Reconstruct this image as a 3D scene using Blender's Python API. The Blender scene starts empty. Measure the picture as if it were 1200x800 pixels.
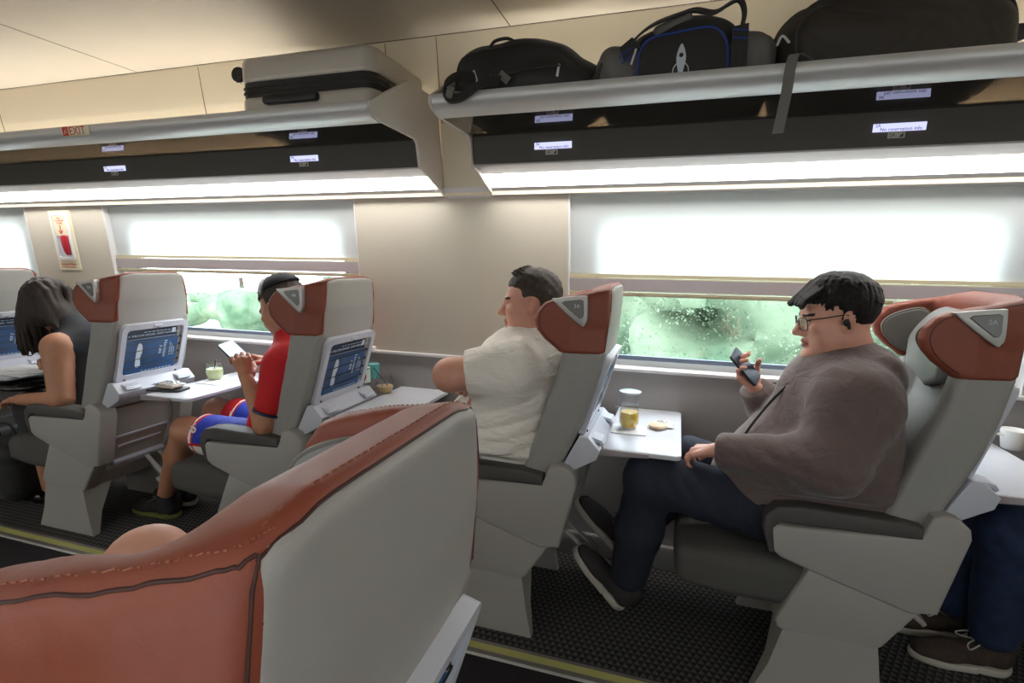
import bpy, bmesh, math, random
import numpy as np
from mathutils import Vector, Matrix
sc = bpy.context.scene
COL = sc.collection
PI = math.pi

# ---------------------------------------------------------------- materials
def srgb(r, g, b):
    return tuple((c/255/12.92) if c/255 <= .04045 else ((c/255+.055)/1.055)**2.4 for c in (r, g, b))
def new_mat(name):
    m = bpy.data.materials.new(name); m.use_nodes = True
    nt = m.node_tree; nt.nodes.clear()
    out = nt.nodes.new('ShaderNodeOutputMaterial')
    return m, nt, out
def pmat(name, col, rough=.6, metal=0., spec=.5, var=.0, vscale=8., bump=0., bscale=200., sss=0., coat=0., sheen=0., stretch=(1, 1, 1), emit=0., kind='noise', bdist=.002):
    m, nt, out = new_mat(name)
    p = nt.nodes.new('ShaderNodeBsdfPrincipled')
    p.inputs['Base Color'].default_value = (*col, 1)
    p.inputs['Roughness'].default_value = rough
    p.inputs['Metallic'].default_value = metal
    p.inputs['Specular IOR Level'].default_value = spec
    p.inputs['Coat Weight'].default_value = coat
    p.inputs['Sheen Weight'].default_value = sheen
    if sss:
        p.inputs['Subsurface Weight'].default_value = sss
        p.inputs['Subsurface Radius'].default_value = (.012, .005, .003)
        p.inputs['Subsurface Scale'].default_value = 1
    if emit:
        p.inputs['Emission Color'].default_value = (*col, 1)
        p.inputs['Emission Strength'].default_value = emit
    tc = nt.nodes.new('ShaderNodeTexCoord')
    mp = nt.nodes.new('ShaderNodeMapping'); mp.inputs['Scale'].default_value = stretch
    nt.links.new(tc.outputs['Object'], mp.inputs['Vector'])
    if var:
        n = nt.nodes.new('ShaderNodeTexNoise'); n.inputs['Scale'].default_value = vscale; n.inputs['Detail'].default_value = 4
        nt.links.new(mp.outputs[0], n.inputs['Vector'])
        r = nt.nodes.new('ShaderNodeValToRGB')
        r.color_ramp.elements[0].position = .3; r.color_ramp.elements[1].position = .7
        r.color_ramp.elements[0].color = (*[c*(1-var) for c in col], 1)
        r.color_ramp.elements[1].color = (*[min(1, c*(1+var)) for c in col], 1)
        nt.links.new(n.outputs[0], r.inputs[0]); nt.links.new(r.outputs[0], p.inputs['Base Color'])
    if bump:
        n2 = nt.nodes.new('ShaderNodeTexNoise'); n2.inputs['Scale'].default_value = bscale
        nt.links.new(mp.outputs[0], n2.inputs['Vector'])
        b = nt.nodes.new('ShaderNodeBump'); b.inputs['Strength'].default_value = bump; b.inputs['Distance'].default_value = bdist; n2.inputs['Detail'].default_value = 3; n2.inputs['Distortion'].default_value = .8 if bdist > .003 else 0.
        nt.links.new(n2.outputs[0], b.inputs['Height']); nt.links.new(b.outputs[0], p.inputs['Normal'])
    nt.links.new(p.outputs[0], out.inputs[0])
    return m
def emat(name, col, s):
    m, nt, out = new_mat(name)
    e = nt.nodes.new('ShaderNodeEmission'); e.inputs[0].default_value = (*col, 1); e.inputs[1].default_value = s
    nt.links.new(e.outputs[0], out.inputs[0]); return m
def glassmat(name, tint=(1, 1, 1), r0=.045, rough=.0):
    """thin clear sheet: see-through with a mirror reflection that grows at glancing angles"""
    m, nt, out = new_mat(name)
    t = nt.nodes.new('ShaderNodeBsdfTransparent'); t.inputs[0].default_value = (*tint, 1)
    g = nt.nodes.new('ShaderNodeBsdfGlossy'); g.inputs['Roughness'].default_value = rough
    f = nt.nodes.new('ShaderNodeLayerWeight'); f.inputs[0].default_value = .5
    pw = nt.nodes.new('ShaderNodeMath'); pw.operation = 'POWER'; pw.inputs[1].default_value = 5
    ma = nt.nodes.new('ShaderNodeMath'); ma.operation = 'MULTIPLY_ADD'; ma.inputs[1].default_value = 1-r0; ma.inputs[2].default_value = r0
    nt.links.new(f.outputs['Facing'], pw.inputs[0]); nt.links.new(pw.outputs[0], ma.inputs[0])
    mx = nt.nodes.new('ShaderNodeMixShader')
    nt.links.new(ma.outputs[0], mx.inputs[0]); nt.links.new(t.outputs[0], mx.inputs[1]); nt.links.new(g.outputs[0], mx.inputs[2])
    nt.links.new(mx.outputs[0], out.inputs[0]); return m

# ---------------------------------------------------------------- mesh helpers
def wloc(o):
    v = Vector((0, 0, 0))
    while o is not None:
        v += o.location; o = o.parent
    return v
def link(name, me, mats, parent=None, smooth=True, auto=None):
    o = bpy.data.objects.new(name, me); COL.objects.link(o)
    for m in (mats if isinstance(mats, (list, tuple)) else [mats]): me.materials.append(m)
    if parent is not None:
        me.transform(Matrix.Translation(-wloc(parent))); o.parent = parent
    if smooth:
        me.polygons.foreach_set('use_smooth', [True]*len(me.polygons))
        if auto is not None: me.set_sharp_from_angle(angle=math.radians(auto))
    me.update()
    return o
def rebase(o, p):
    """put a top-level mesh's origin at its base"""
    o.data.transform(Matrix.Translation(-Vector(p))); o.location = p; return o
def tag(o, label=None, cat=None, group=None, kind=None):
    if label: o['label'] = label
    if cat: o['category'] = cat
    if group: o['group'] = group
    if kind: o['kind'] = kind
    return o
def thing(name, loc, label, cat, group=None):
    o = bpy.data.objects.new(name, None); COL.objects.link(o); o.location = loc; o.empty_display_size = .05
    return tag(o, label, cat, group)
def copy_tree(o, parent=None):
    kids = [c for c in bpy.data.objects if c.parent == o]
    c = o.copy(); COL.objects.link(c)
    if parent is not None: c.parent = parent
    for k in kids: copy_tree(k, c)
    return c
class MB:
    """collects shapes into one mesh"""
    def __init__(s): s.v = []; s.f = []; s.mi = []
    def add(s, v, f, mi=0):
        n = len(s.v); s.v += [tuple(p) for p in v]; s.f += [tuple(i+n for i in q) for q in f]; s.mi += [mi]*len(f); return s
    def addbm(s, bm, mi=0):
        bm.verts.index_update()
        s.add([v.co[:] for v in bm.verts], [[v.index for v in f.verts] for f in bm.faces], mi); bm.free(); return s
    def box(s, a, b, r=0., seg=2, mi=0, M=None):
        bm = bmesh.new(); bmesh.ops.create_cube(bm, size=1)
        for v in bm.verts: v.co = Vector([a[i]+(b[i]-a[i])*(v.co[i]+.5) for i in range(3)])
        if r: bmesh.ops.bevel(bm, geom=bm.edges[:], offset=r, segments=seg, affect='EDGES', profile=.5)
        if M is not None: bmesh.ops.transform(bm, matrix=M, verts=bm.verts[:])
        return s.addbm(bm, mi)
    def prism(s, pts, a, b, plane='xz', r=0., seg=3, mi=0, M=None):
        """outline extruded along the missing axis from a to b"""
        def P(p, t):
            return {'xz': (p[0], t, p[1]), 'yz': (t, p[0], p[1]), 'xy': (p[0], p[1], t)}[plane]
        bm = bmesh.new()
        A = [bm.verts.new(P(p, a)) for p in pts]; B = [bm.verts.new(P(p, b)) for p in pts]
        n = len(pts)
        bm.faces.new(A); bm.faces.new(B[::-1])
        for i in range(n): bm.faces.new((A[i], B[i], B[(i+1) % n], A[(i+1) % n]))
        bmesh.ops.recalc_face_normals(bm, faces=bm.faces[:])
        if r:
            caps = [e for e in bm.edges if (e.verts[0] in A and e.verts[1] in A) or (e.verts[0] in B and e.verts[1] in B)]
            bmesh.ops.bevel(bm, geom=caps, offset=r, segments=seg, affect='EDGES', profile=.5, clamp_overlap=True)
        if M is not None: bmesh.ops.transform(bm, matrix=M, verts=bm.verts[:])
        return s.addbm(bm, mi)
    def tube(s, pts, r, n=8, mi=0, closed=False):
        pts = [Vector(p) for p in pts]; m = len(pts)
        rr = r if isinstance(r, (list, tuple)) else [r]*m
        V = []; F = []; up = None
        for i, p in enumerate(pts):
            if closed: t = pts[(i+1) % m]-pts[i-1]
            else: t = pts[min(i+1, m-1)]-pts[max(i-1, 0)]
            t = t.normalized() if t.length > 1e-9 else Vector((0, 0, 1))
            if up is None: up = t.orthogonal().normalized()
            up = (up-t*up.dot(t)); up = up.normalized() if up.length > 1e-6 else t.orthogonal().normalized()
            w = t.cross(up)
            for k in range(n):
                a = 2*PI*k/n; V.append(p+(up*math.cos(a)+w*math.sin(a))*rr[i])
        for i in range(m if closed else m-1):
            for k in range(n):
                a = i*n+k; b = i*n+(k+1) % n; j = ((i+1) % m)*n
                F.append((a, b, j+(k+1) % n, j+k))
        if not closed:
            F.append(tuple(range(n-1, -1, -1))); F.append(tuple((m-1)*n+k for k in range(n)))
        return s.add(V, F, mi)
    def ribbon(s, pts, wdir, w, t=.0015, mi=0):
        """a strap: wide along wdir, thickness t"""
        pts = [Vector(p) for p in pts]; wd = Vector(wdir).normalized(); V = []; F = []
        m = len(pts)
        for i, p in enumerate(pts):
            tg = (pts[min(i+1, m-1)]-pts[max(i-1, 0)]).normalized(); nn = tg.cross(wd).normalized()
            for a, b in ((-1, -1), (1, -1), (1, 1), (-1, 1)): V.append(p+wd*w/2*a+nn*t/2*b)
        for i in range(m-1):
            for k in range(4): F.append((i*4+k, i*4+(k+1) % 4, i*4+4+(k+1) % 4, i*4+4+k))
        F.append((3, 2, 1, 0)); F.append(tuple((m-1)*4+k for k in range(4)))
        return s.add(V, F, mi)
    def lathe(s, prof, c, n=28, mi=0, M=None):
        V = []; F = []; m = len(prof)
        for r, z in prof:
            for k in range(n): V.append(Vector((r*math.cos(2*PI*k/n), r*math.sin(2*PI*k/n), z)))
        for i in range(m-1):
            for k in range(n): F.append((i*n+k, i*n+(k+1) % n, (i+1)*n+(k+1) % n, (i+1)*n+k))
        if prof[0][0] > 1e-6: F.append(tuple(range(n-1, -1, -1)))
        if prof[-1][0] > 1e-6: F.append(tuple((m-1)*n+k for k in range(n)))
        if M is not None: V = [M @ v for v in V]
        V = [v+Vector(c) for v in V]
        return s.add(V, F, mi)
    def text(s, txt, M, size, depth=.0004, mi=0, align='LEFT'):
        cu = bpy.data.curves.new('t', 'FONT'); cu.body = txt; cu.size = size; cu.extrude = depth; cu.resolution_u = 2
        cu.align_x = align
        ob = bpy.data.objects.new('t', cu); COL.objects.link(ob)
        dg = bpy.context.evaluated_depsgraph_get(); dg.update()
        me = bpy.data.meshes.new_from_object(ob.evaluated_get(dg))
        s.add([M @ v.co for v in me.vertices], [tuple(p.vertices) for p in me.polygons], mi)
        bpy.data.objects.remove(ob); bpy.data.curves.remove(cu); bpy.data.meshes.remove(me)
        return s
    def build(s, name, mats, parent=None, smooth=True, auto=40):
        me = bpy.data.meshes.new(name); me.from_pydata([tuple(v) for v in s.v], [], s.f)
        if any(s.mi): me.polygons.foreach_set('material_index', s.mi)
        bm = bmesh.new(); bm.from_mesh(me); bmesh.ops.recalc_face_normals(bm, faces=bm.faces[:]); bm.to_mesh(me); bm.free()
        return link(name, me, mats, parent, smooth, auto)
def frame(o, x, y, z):
    x = Vector(x).normalized(); y = Vector(y).normalized(); z = Vector(z).normalized()
    return Matrix(((x[0], y[0], z[0], o[0]), (x[1], y[1], z[1], o[1]), (x[2], y[2], z[2], o[2]), (0, 0, 0, 1)))
def spline(pts, n=6, closed=False):
    """Catmull-Rom through points"""
    P = [np.array(p, float) for p in pts]; m = len(P); out = []
    for i in range(m if closed else m-1):
        p0 = P[(i-1) % m] if closed or i > 0 else 2*P[0]-P[1]
        p1 = P[i]; p2 = P[(i+1) % m]
        p3 = P[(i+2) % m] if closed or i+2 < m else 2*P[-1]-P[-2]
        for k in range(n):
            t = k/n
            out.append(tuple(.5*((2*p1)+(-p0+p2)*t+(2*p0-5*p1+4*p2-p3)*t*t+(-p0+3*p1-3*p2+p3)*t**3)))
    if not closed: out.append(tuple(P[-1]))
    return out
def rrect(x0, x1, y0, y1, r, n=5):
    out = []
    for cx, cy, a0 in ((x1-r, y1-r, 0), (x0+r, y1-r, 90), (x0+r, y0+r, 180), (x1-r, y0+r, 270)):
        for k in range(n+1):
            a = math.radians(a0+90*k/n); out.append((cx+r*math.cos(a), cy+r*math.sin(a)))
    return out
def ring(outer, inner):
    """quads between two outlines of equal length, as 2D"""
    n = len(outer)
    return outer+inner, [(i, (i+1) % n, n+(i+1) % n, n+i) for i in range(n)]
def ring_solid(mb, outer, inner, a, b, P, mi=0):
    n = len(outer)
    V = [P(p, a) for p in outer]+[P(p, a) for p in inner]+[P(p, b) for p in outer]+[P(p, b) for p in inner]
    F = []
    for i in range(n):
        j = (i+1) % n
        F += [(i, j, n+j, n+i), (2*n+i, 3*n+i, 3*n+j, 2*n+j), (i, 2*n+i, 2*n+j, j), (n+i, n+j, 3*n+j, 3*n+i)]
    return mb.add(V, F, mi)

# ---------------------------------------------------------------- distance-field solids
def smin(a, b, k):
    if k <= 0: return np.minimum(a, b)
    h = np.maximum(k-np.abs(a-b), 0)/k
    return np.minimum(a, b)-h*h*k*.25
def smax(a, b, k): return -smin(-a, -b, k)
def A3(p): return np.array(p, np.float32)
class Field:
    def __init__(s, lo, hi, h):
        s.h = h; s.lo = np.array(lo, float); n = np.ceil((np.array(hi, float)-s.lo)/h).astype(int)+1
        s.ax = [(s.lo[i]+h*np.arange(n[i])).astype(np.float32) for i in range(3)]
        s.D = np.full(tuple(n), .1, np.float32)
    def ap(s, fn, lo=None, hi=None, k=.01, op='+'):
        if lo is None: sl = [slice(0, len(a)) for a in s.ax]
        else:
            m = k+3*s.h; sl = []
            for i in range(3):
                i0 = int(np.searchsorted(s.ax[i], lo[i]-m)); i1 = int(np.searchsorted(s.ax[i], hi[i]+m))
                if i1 <= i0: return s
                sl.append(slice(i0, i1))
        x = s.ax[0][sl[0]][:, None, None]; y = s.ax[1][sl[1]][None, :, None]; z = s.ax[2][sl[2]][None, None, :]
        d = fn(x, y, z); t = tuple(sl)
        if op == '+': s.D[t] = smin(s.D[t], d, k)
        elif op == '-': s.D[t] = smax(s.D[t], -d, k)
        elif op == '&': s.D[t] = smax(s.D[t], d, k)
        elif op == 'd': s.D[t] = s.D[t]+d
        return s
    def cap(s, a, b, ra, rb=None, k=.01, op='+'):
        rb = ra if rb is None else rb
        a = A3(a); b = A3(b); ab = b-a; L = max(float(ab@ab), 1e-9); R = max(ra, rb)
        def fn(x, y, z):
            px, py, pz = x-a[0], y-a[1], z-a[2]
            t = np.clip((px*ab[0]+py*ab[1]+pz*ab[2])/L, 0, 1)
            return np.sqrt((px-t*ab[0])**2+(py-t*ab[1])**2+(pz-t*ab[2])**2)-(ra+(rb-ra)*t)
        return s.ap(fn, np.minimum(a, b)-R, np.maximum(a, b)+R, k, op)
    def chain(s, pts, rs, k=.01, op='+'):
        for i in range(len(pts)-1): s.cap(pts[i], pts[i+1], rs[i], rs[i+1], k, op)
        return s
    def ell(s, c, r, k=.01, op='+', R=None):
        c = A3(c); r = A3(r); Rm = None if R is None else np.array(R, np.float32); mx = float(max(r))
        def fn(x, y, z):
            p = [x-c[0], y-c[1], z-c[2]]
            if Rm is not None:
                p = [Rm[0][i]*p[0]+Rm[1][i]*p[1]+Rm[2][i]*p[2] for i in range(3)]
            k0 = np.sqrt((p[0]/r[0])**2+(p[1]/r[1])**2+(p[2]/r[2])**2)
            k1 = np.sqrt((p[0]/r[0]**2)**2+(p[1]/r[1]**2)**2+(p[2]/r[2]**2)**2)+1e-9
            return k0*(k0-1)/k1
        return s.ap(fn, c-mx, c+mx, k, op)
    def box(s, c, hf, r=.01, k=.01, op='+', R=None):
        c = A3(c); hf = A3(hf); Rm = None if R is None else np.array(R, np.float32); mx = float(np.linalg.norm(hf))
        def fn(x, y, z):
            p = [x-c[0], y-c[1], z-c[2]]
            if Rm is not None:
                p = [Rm[0][i]*p[0]+Rm[1][i]*p[1]+Rm[2][i]*p[2] for i in range(3)]
            q = [np.abs(p[i])-(hf[i]-r) for i in range(3)]
            return np.sqrt(sum(np.maximum(t, 0)**2 for t in q))+np.minimum(np.maximum(np.maximum(q[0], q[1]), q[2]), 0)-r
        return s.ap(fn, c-mx, c+mx, k, op)
    def half(s, p, n, k=.005, op='&'):
        """keep the side opposite to n"""
        n = A3(n); n = n/np.linalg.norm(n); p = A3(p)
        return s.ap(lambda x, y, z: (x-p[0])*n[0]+(y-p[1])*n[1]+(z-p[2])*n[2], None, None, k, op)
    def disp(s, fn): return s.ap(fn, op='d')
    def mesh(s, M=None):
        D = s.D.copy()
        D[0], D[-1] = .1, .1; D[:, 0], D[:, -1] = .1, .1; D[:, :, 0], D[:, :, -1] = .1, .1
        I = (D < 0)
        nx, ny, nz = D.shape
        cnt = np.zeros((nx-1, ny-1, nz-1), np.int8); offs = [(i, j, k) for i in (0, 1) for j in (0, 1) for k in (0, 1)]
        for o in offs: cnt += I[o[0]:nx-1+o[0], o[1]:ny-1+o[1], o[2]:nz-1+o[2]]
        act = np.argwhere((cnt > 0) & (cnt < 8))
        ids = np.full(cnt.shape, -1, np.int32); ids[tuple(act.T)] = np.arange(len(act))
        V8 = np.stack([D[act[:, 0]+o[0], act[:, 1]+o[1], act[:, 2]+o[2]] for o in offs], 1)
        acc = np.zeros((len(act), 3)); w = np.zeros(len(act))
        for a in range(8):
            for b in range(a+1, 8):
                da = np.array(offs[b])-np.array(offs[a])
                if np.abs(da).sum() != 1: continue
                va, vb = V8[:, a], V8[:, b]; m = (va < 0) != (vb < 0)
                t = np.where(m, va/np.where(m, va-vb, 1), 0)
                acc += np.where(m[:, None], np.array(offs[a])+t[:, None]*da, 0); w += m
        P = s.lo+s.h*(act+acc/w[:, None])
        F = []
        for ax in range(3):
            sl0 = [slice(None)]*3; sl1 = [slice(None)]*3; sl0[ax] = slice(0, -1); sl1[ax] = slice(1, None)
            A, B = I[tuple(sl0)], I[tuple(sl1)]
            for flip, mk in ((0, A & ~B), (1, ~A & B)):
                e = np.argwhere(mk)
                u, v = [(1, 2), (2, 0), (0, 1)][ax]
                du = np.zeros(3, int); du[u] = 1; dv = np.zeros(3, int); dv[v] = 1
                q = [ids[tuple((e-du*i-dv*j).T)] for i, j in ((0, 0), (1, 0), (1, 1), (0, 1))]
                q = np.stack(q, 1)
                if flip: q = q[:, ::-1]
                F.append(q)
        F = np.concatenate(F); F = F[(F >= 0).all(1)]
        if M is not None:
            R = np.array(M)[:3, :3]; P = P @ R.T+np.array(M)[:3, 3]
        return P, F
def nmesh(name, parts, mats, parent=None, mfun=None, smooth_it=0):
    """one mesh from several (verts, faces[, material]) arrays"""
    V = []; F = []; MI = []; n = 0
    for p in parts:
        V.append(p[0]); F.append(p[1]+n); n += len(p[0]); MI.append(p[2] if len(p) > 2 else np.zeros(len(p[1]), np.int32))
    V = np.concatenate(V); F = np.concatenate(F); MI = np.concatenate(MI)
    me = bpy.data.meshes.new(name)
    me.vertices.add(len(V)); me.vertices.foreach_set('co', V.astype(np.float32).ravel())
    me.loops.add(len(F)*4); me.loops.foreach_set('vertex_index', F.astype(np.int32).ravel())
    me.polygons.add(len(F)); me.polygons.foreach_set('loop_start', np.arange(0, len(F)*4, 4, dtype=np.int32))
    try: me.polygons.foreach_set('loop_total', np.full(len(F), 4, np.int32))
    except Exception: pass
    me.polygons.foreach_set('material_index', MI.astype(np.int32))
    me.update(calc_edges=True); me.validate()
    return link(name, me, mats, parent, True, None)
def fieldobj(name, f, mat, parent=None, M=None):
    return nmesh(name, [f.mesh(M)], mat, parent)
def rotm(ax, deg): return np.array(Matrix.Rotation(math.radians(deg), 3, ax))
def vnoise(seed, scale, amp, stretch=(1, 1, 1)):
    """smooth pseudo-noise displacement from summed sines"""
    rn = random.Random(seed); W = []
    for _ in range(7):
        d = np.array([rn.gauss(0, 1) for _ in range(3)]); d /= np.linalg.norm(d)
        W.append((d*np.array(stretch)*scale*rn.uniform(.6, 1.5), rn.uniform(0, 6.28), rn.uniform(.5, 1)))
    def fn(x, y, z):
        o = 0
        for d, ph, a in W: o = o+a*np.sin(d[0]*x+d[1]*y+d[2]*z+ph)
        return (o*amp/3).astype(np.float32)
    return fn
def shademat(name, col, tr):
    m, nt, out = new_mat(name)
    d = nt.nodes.new('ShaderNodeBsdfDiffuse'); d.inputs[0].default_value = (*col, 1)
    t = nt.nodes.new('ShaderNodeBsdfTranslucent'); t.inputs[0].default_value = (*col, 1)
    x = nt.nodes.new('ShaderNodeMixShader'); x.inputs[0].default_value = tr
    nt.links.new(d.outputs[0], x.inputs[1]); nt.links.new(t.outputs[0], x.inputs[2]); nt.links.new(x.outputs[0], out.inputs[0])
    return m
# ---------------------------------------------------------------- materials of the place
M = {}
M['ceil'] = pmat('ceiling_panel', srgb(178, 171, 158), .55, var=.02)
M['cream'] = pmat('cream_panel', srgb(240, 228, 204), .5)
M['beige'] = pmat('beige_wall', srgb(196, 189, 174), .6, bump=.1, bscale=400)
M['lowwall'] = pmat('grey_fabric_wall', srgb(146, 142, 141), .85, var=.06, vscale=300, bump=.15, bscale=500)
M['white'] = pmat('white_plastic', srgb(222, 222, 224), .4)
M['sill'] = pmat('sill_plastic', srgb(216, 214, 214), .35)
M['recess'] = pmat('window_recess', srgb(205, 208, 208), .5)
M['lav'] = pmat('shade_bar_grey', srgb(178, 170, 172), .4, spec=.5)
M['yellowbar'] = pmat('shade_bar_cream', srgb(214, 204, 172), .5)
M['gasket'] = pmat('window_gasket', srgb(92, 104, 122), .5)
M['alu'] = pmat('brushed_aluminium', srgb(214, 213, 212), .36, metal=.3)
M['rackpanel'] = pmat('rack_end_panel', srgb(214, 208, 200), .45)
M['darkglass'] = pmat('dark_gloss_fascia', (.085, .077, .064), .4, spec=.2, bump=.02, bscale=300)
M['dark'] = pmat('black_plastic', (.012, .012, .013), .4)
M['seatgrey'] = pmat('grey_leather', srgb(150, 148, 143), .5, var=.03, vscale=90, bump=.25, bscale=700)
M['seatshell'] = pmat('grey_back_shell', srgb(162, 159, 154), .5, var=.02, bump=.2, bscale=800)
M['cushion'] = pmat('dark_grey_fabric', srgb(84, 82, 78), .9, var=.1, vscale=300, bump=.4, bscale=600)
M['red'] = pmat('rust_red_leather', srgb(138, 70, 50), .5, var=.05, vscale=60, bump=.12, bscale=600)
M['redseam'] = pmat('dark_seam_leather', srgb(66, 34, 28), .6)  # dark red-brown colour of the cover seams
M['stitch'] = pmat('stitch_thread', srgb(160, 98, 76), .7)
M['padgrey'] = pmat('headrest_grey_leather', srgb(140, 140, 138), .38, bump=.2, bscale=700)
M['pipe'] = pmat('grey_piping', srgb(120, 118, 110), .5)
M['console'] = pmat('console_plastic', srgb(166, 162, 156), .5, var=.02, vscale=200, bump=.15, bscale=900)
M['armpad'] = pmat('dark_arm_pad', srgb(78, 75, 72), .6, bump=.2, bscale=500)
M['grip'] = pmat('satin_metal', srgb(176, 174, 170), .35, metal=.6)
M['gripin'] = pmat('satin_metal_dark', srgb(118, 116, 112), .4, metal=.6)
M['frame'] = pmat('light_plastic', srgb(196, 198, 208), .4)
M['tray'] = pmat('tray_laminate', srgb(205, 206, 212), .32)
M['trayedge'] = pmat('tray_edge', srgb(156, 148, 150), .5)
M['navy'] = pmat('navy_card', srgb(22, 40, 66), .35)
M['blue'] = pmat('blue_magazine', srgb(38, 78, 124), .35, var=.35, vscale=9)
M['paper'] = pmat('paper_white', srgb(232, 232, 230), .7)
M['print'] = pmat('printed_white', srgb(205, 215, 225), .6)
M['skin'] = pmat('skin', srgb(212, 156, 134), .5, sss=.12, var=.05, vscale=30)
M['skin2'] = pmat('skin_tan', srgb(184, 130, 100), .5, sss=.1, var=.05, vscale=30)
M['lips'] = pmat('lips', srgb(170, 96, 84), .45)
M['eye'] = pmat('eye_white', srgb(215, 210, 205), .3)
M['iris'] = pmat('eye_dark', (.02, .014, .01), .2)
M['hairblack'] = pmat('dark_hair', (.010, .008, .007), .65, spec=.25, var=.5, vscale=60, stretch=(1, 3, 3))
M['hairshort'] = pmat('short_brown_hair', (.045, .034, .026), .75, var=.4, vscale=150)
M['hairbrown'] = pmat('brown_hair', (.022, .012, .008), .65, var=.5, vscale=45, stretch=(4, 4, .6))
M['hoodie'] = pmat('taupe_fleece', srgb(104, 88, 84), .9, var=.06, vscale=120, bump=.6, bscale=10, bdist=.016, stretch=(1.6, 1, 1.8), sheen=.2)
M['tshirt'] = pmat('white_cotton', srgb(240, 234, 224), .85, bump=.75, bscale=9, bdist=.022, stretch=(1, 1, 2.6))
M['redshirt'] = pmat('red_cotton', srgb(196, 26, 34), .8, bump=.15, bscale=700)
M['blacktop'] = pmat('black_cloth', (.012, .012, .017), .8)
M['jeans'] = pmat('dark_denim', srgb(33, 38, 52), .85, var=.15, vscale=80, bump=.5, bscale=13, bdist=.010)
M['jeansblue'] = pmat('blue_denim', srgb(34, 50, 80), .85, var=.25, vscale=25, bump=.3, bscale=900)
M['shortsblue'] = pmat('royal_blue_shorts', srgb(28, 52, 168), .7)
M['shoe'] = pmat('dark_shoe_mesh', srgb(44, 38, 38), .7, var=.2, vscale=120)
M['shoebrown'] = pmat('brown_suede', srgb(62, 48, 40), .8, var=.25, vscale=60)
M['sole'] = pmat('off_white_rubber', srgb(190, 184, 172), .7)
M['lace'] = pmat('white_lace', srgb(205, 205, 205), .8)
M['patent'] = pmat('black_patent', (.006, .006, .006), .08, spec=.8)
M['bagblack'] = pmat('black_nylon', (.020, .019, .018), .6, bump=.5, bscale=500, sheen=.1)
M['bagdark'] = pmat('charcoal_canvas', srgb(60, 55, 50), .8, var=.12, vscale=40, bump=.5, bscale=500)
M['baggrey'] = pmat('grey_nylon', srgb(112, 108, 104), .7, bump=.4, bscale=500)
M['bluepipe'] = pmat('blue_piping', srgb(46, 72, 150), .5)
M['case'] = pmat('champagne_shell', srgb(196, 188, 178), .35, metal=.15)
M['glass'] = glassmat('window_glass', (.95, .97, .97), .09)
M['clear'] = glassmat('clear_plastic', (.93, .95, .96), .05)
M['shelfglass'] = glassmat('smoked_shelf_glass', (.30, .27, .24), .16)
M['juice'] = pmat('orange_juice', srgb(252, 205, 80), .3, sss=.3)
M['lime'] = pmat('pale_lime_drink', srgb(226, 234, 170), .3)
M['amber'] = pmat('amber_drink', srgb(205, 165, 105), .3)
M['trimgrey'] = pmat('rack_trim_grey', srgb(176, 174, 174), .5)
M['led'] = emat('led_diffuser', (1, .97, .93), 8.)
M['cove'] = emat('warm_cove_led', (1, .92, .80), 13.)
M['lednear'] = emat('led_diffuser_near', (1, .97, .93), 4.)
M['dimmernear'] = shademat('light_dimming_cloth', (.55, .56, .56), .25)  # dull cloth that lets little daylight through on the near side
M['screen'] = emat('reservation_screen', (.50, .52, .80), .75)
M['screenink'] = pmat('screen_ink', srgb(30, 20, 90), .5)
M['plate'] = pmat('seat_number_plate', srgb(186, 182, 170), .5)
M['phonescreen'] = emat('phone_screen', (.45, .62, .75), 1.1)
M['redhandle'] = pmat('red_handle', srgb(170, 20, 40), .4)
M['redprint'] = pmat('red_print', srgb(210, 60, 45), .6)
M['signpaper'] = pmat('cream_sign', srgb(232, 226, 196), .5)
M['stripgrey'] = pmat('floor_trim_metal', srgb(150, 146, 140), .4, metal=.5)
M['stripyellow'] = pmat('photoluminescent_strip', srgb(196, 194, 120), .5)
M['striplight'] = pmat('floor_trim_bright', srgb(235, 235, 230), .3, metal=.3)
M['seamline'] = pmat('panel_joint', srgb(84, 72, 60), .8)

M['shade'] = shademat('roller_shade_cloth', (.86, .88, .88), .55)

def carpet(name, base, light, tri=True, scale=40.):
    m, nt, out = new_mat(name)
    p = nt.nodes.new('ShaderNodeBsdfPrincipled'); p.inputs['Roughness'].default_value = .95
    N = nt.nodes.new; L = nt.links.new
    tc = N('ShaderNodeTexCoord'); sp = N('ShaderNodeSeparateXYZ'); L(tc.outputs['Object'], sp.inputs[0])
    def ma(op, a, b=None, c=None):
        n = N('ShaderNodeMath'); n.operation = op
        for i, v in enumerate((a, b, c)):
            if v is None: continue
            if isinstance(v, (int, float)): n.inputs[i].default_value = v
            else: L(v, n.inputs[i])
        return n.outputs[0]
    if tri:   # rows of small light triangles
        u = ma('MULTIPLY', sp.outputs[0], scale); v = ma('MULTIPLY', sp.outputs[1], scale)
        fv = ma('FRACT', v); row = ma('FLOOR', v)
        fu = ma('FRACT', ma('ADD', u, ma('MULTIPLY', ma('FLOORED_MODULO', row, 2.), .5)))
        w = ma('ABSOLUTE', ma('SUBTRACT', fu, .5))
        inside = ma('LESS_THAN', w, ma('MULTIPLY', ma('SUBTRACT', .92, fv), .5))
    else:
        u = ma('FRACT', ma('MULTIPLY', sp.outputs[0], scale)); v = ma('FRACT', ma('MULTIPLY', sp.outputs[1], scale))
        inside = ma('MULTIPLY', ma('LESS_THAN', ma('ABSOLUTE', ma('SUBTRACT', u, .5)), .16), ma('LESS_THAN', ma('ABSOLUTE', ma('SUBTRACT', v, .5)), .16))
    mx = N('ShaderNodeMix'); mx.data_type = 'RGBA'
    mx.inputs[6].default_value = (*base, 1); mx.inputs[7].default_value = (*light, 1)
    L(inside, mx.inputs[0]); L(mx.outputs[2], p.inputs['Base Color']); L(p.outputs[0], out.inputs[0])
    return m
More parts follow.
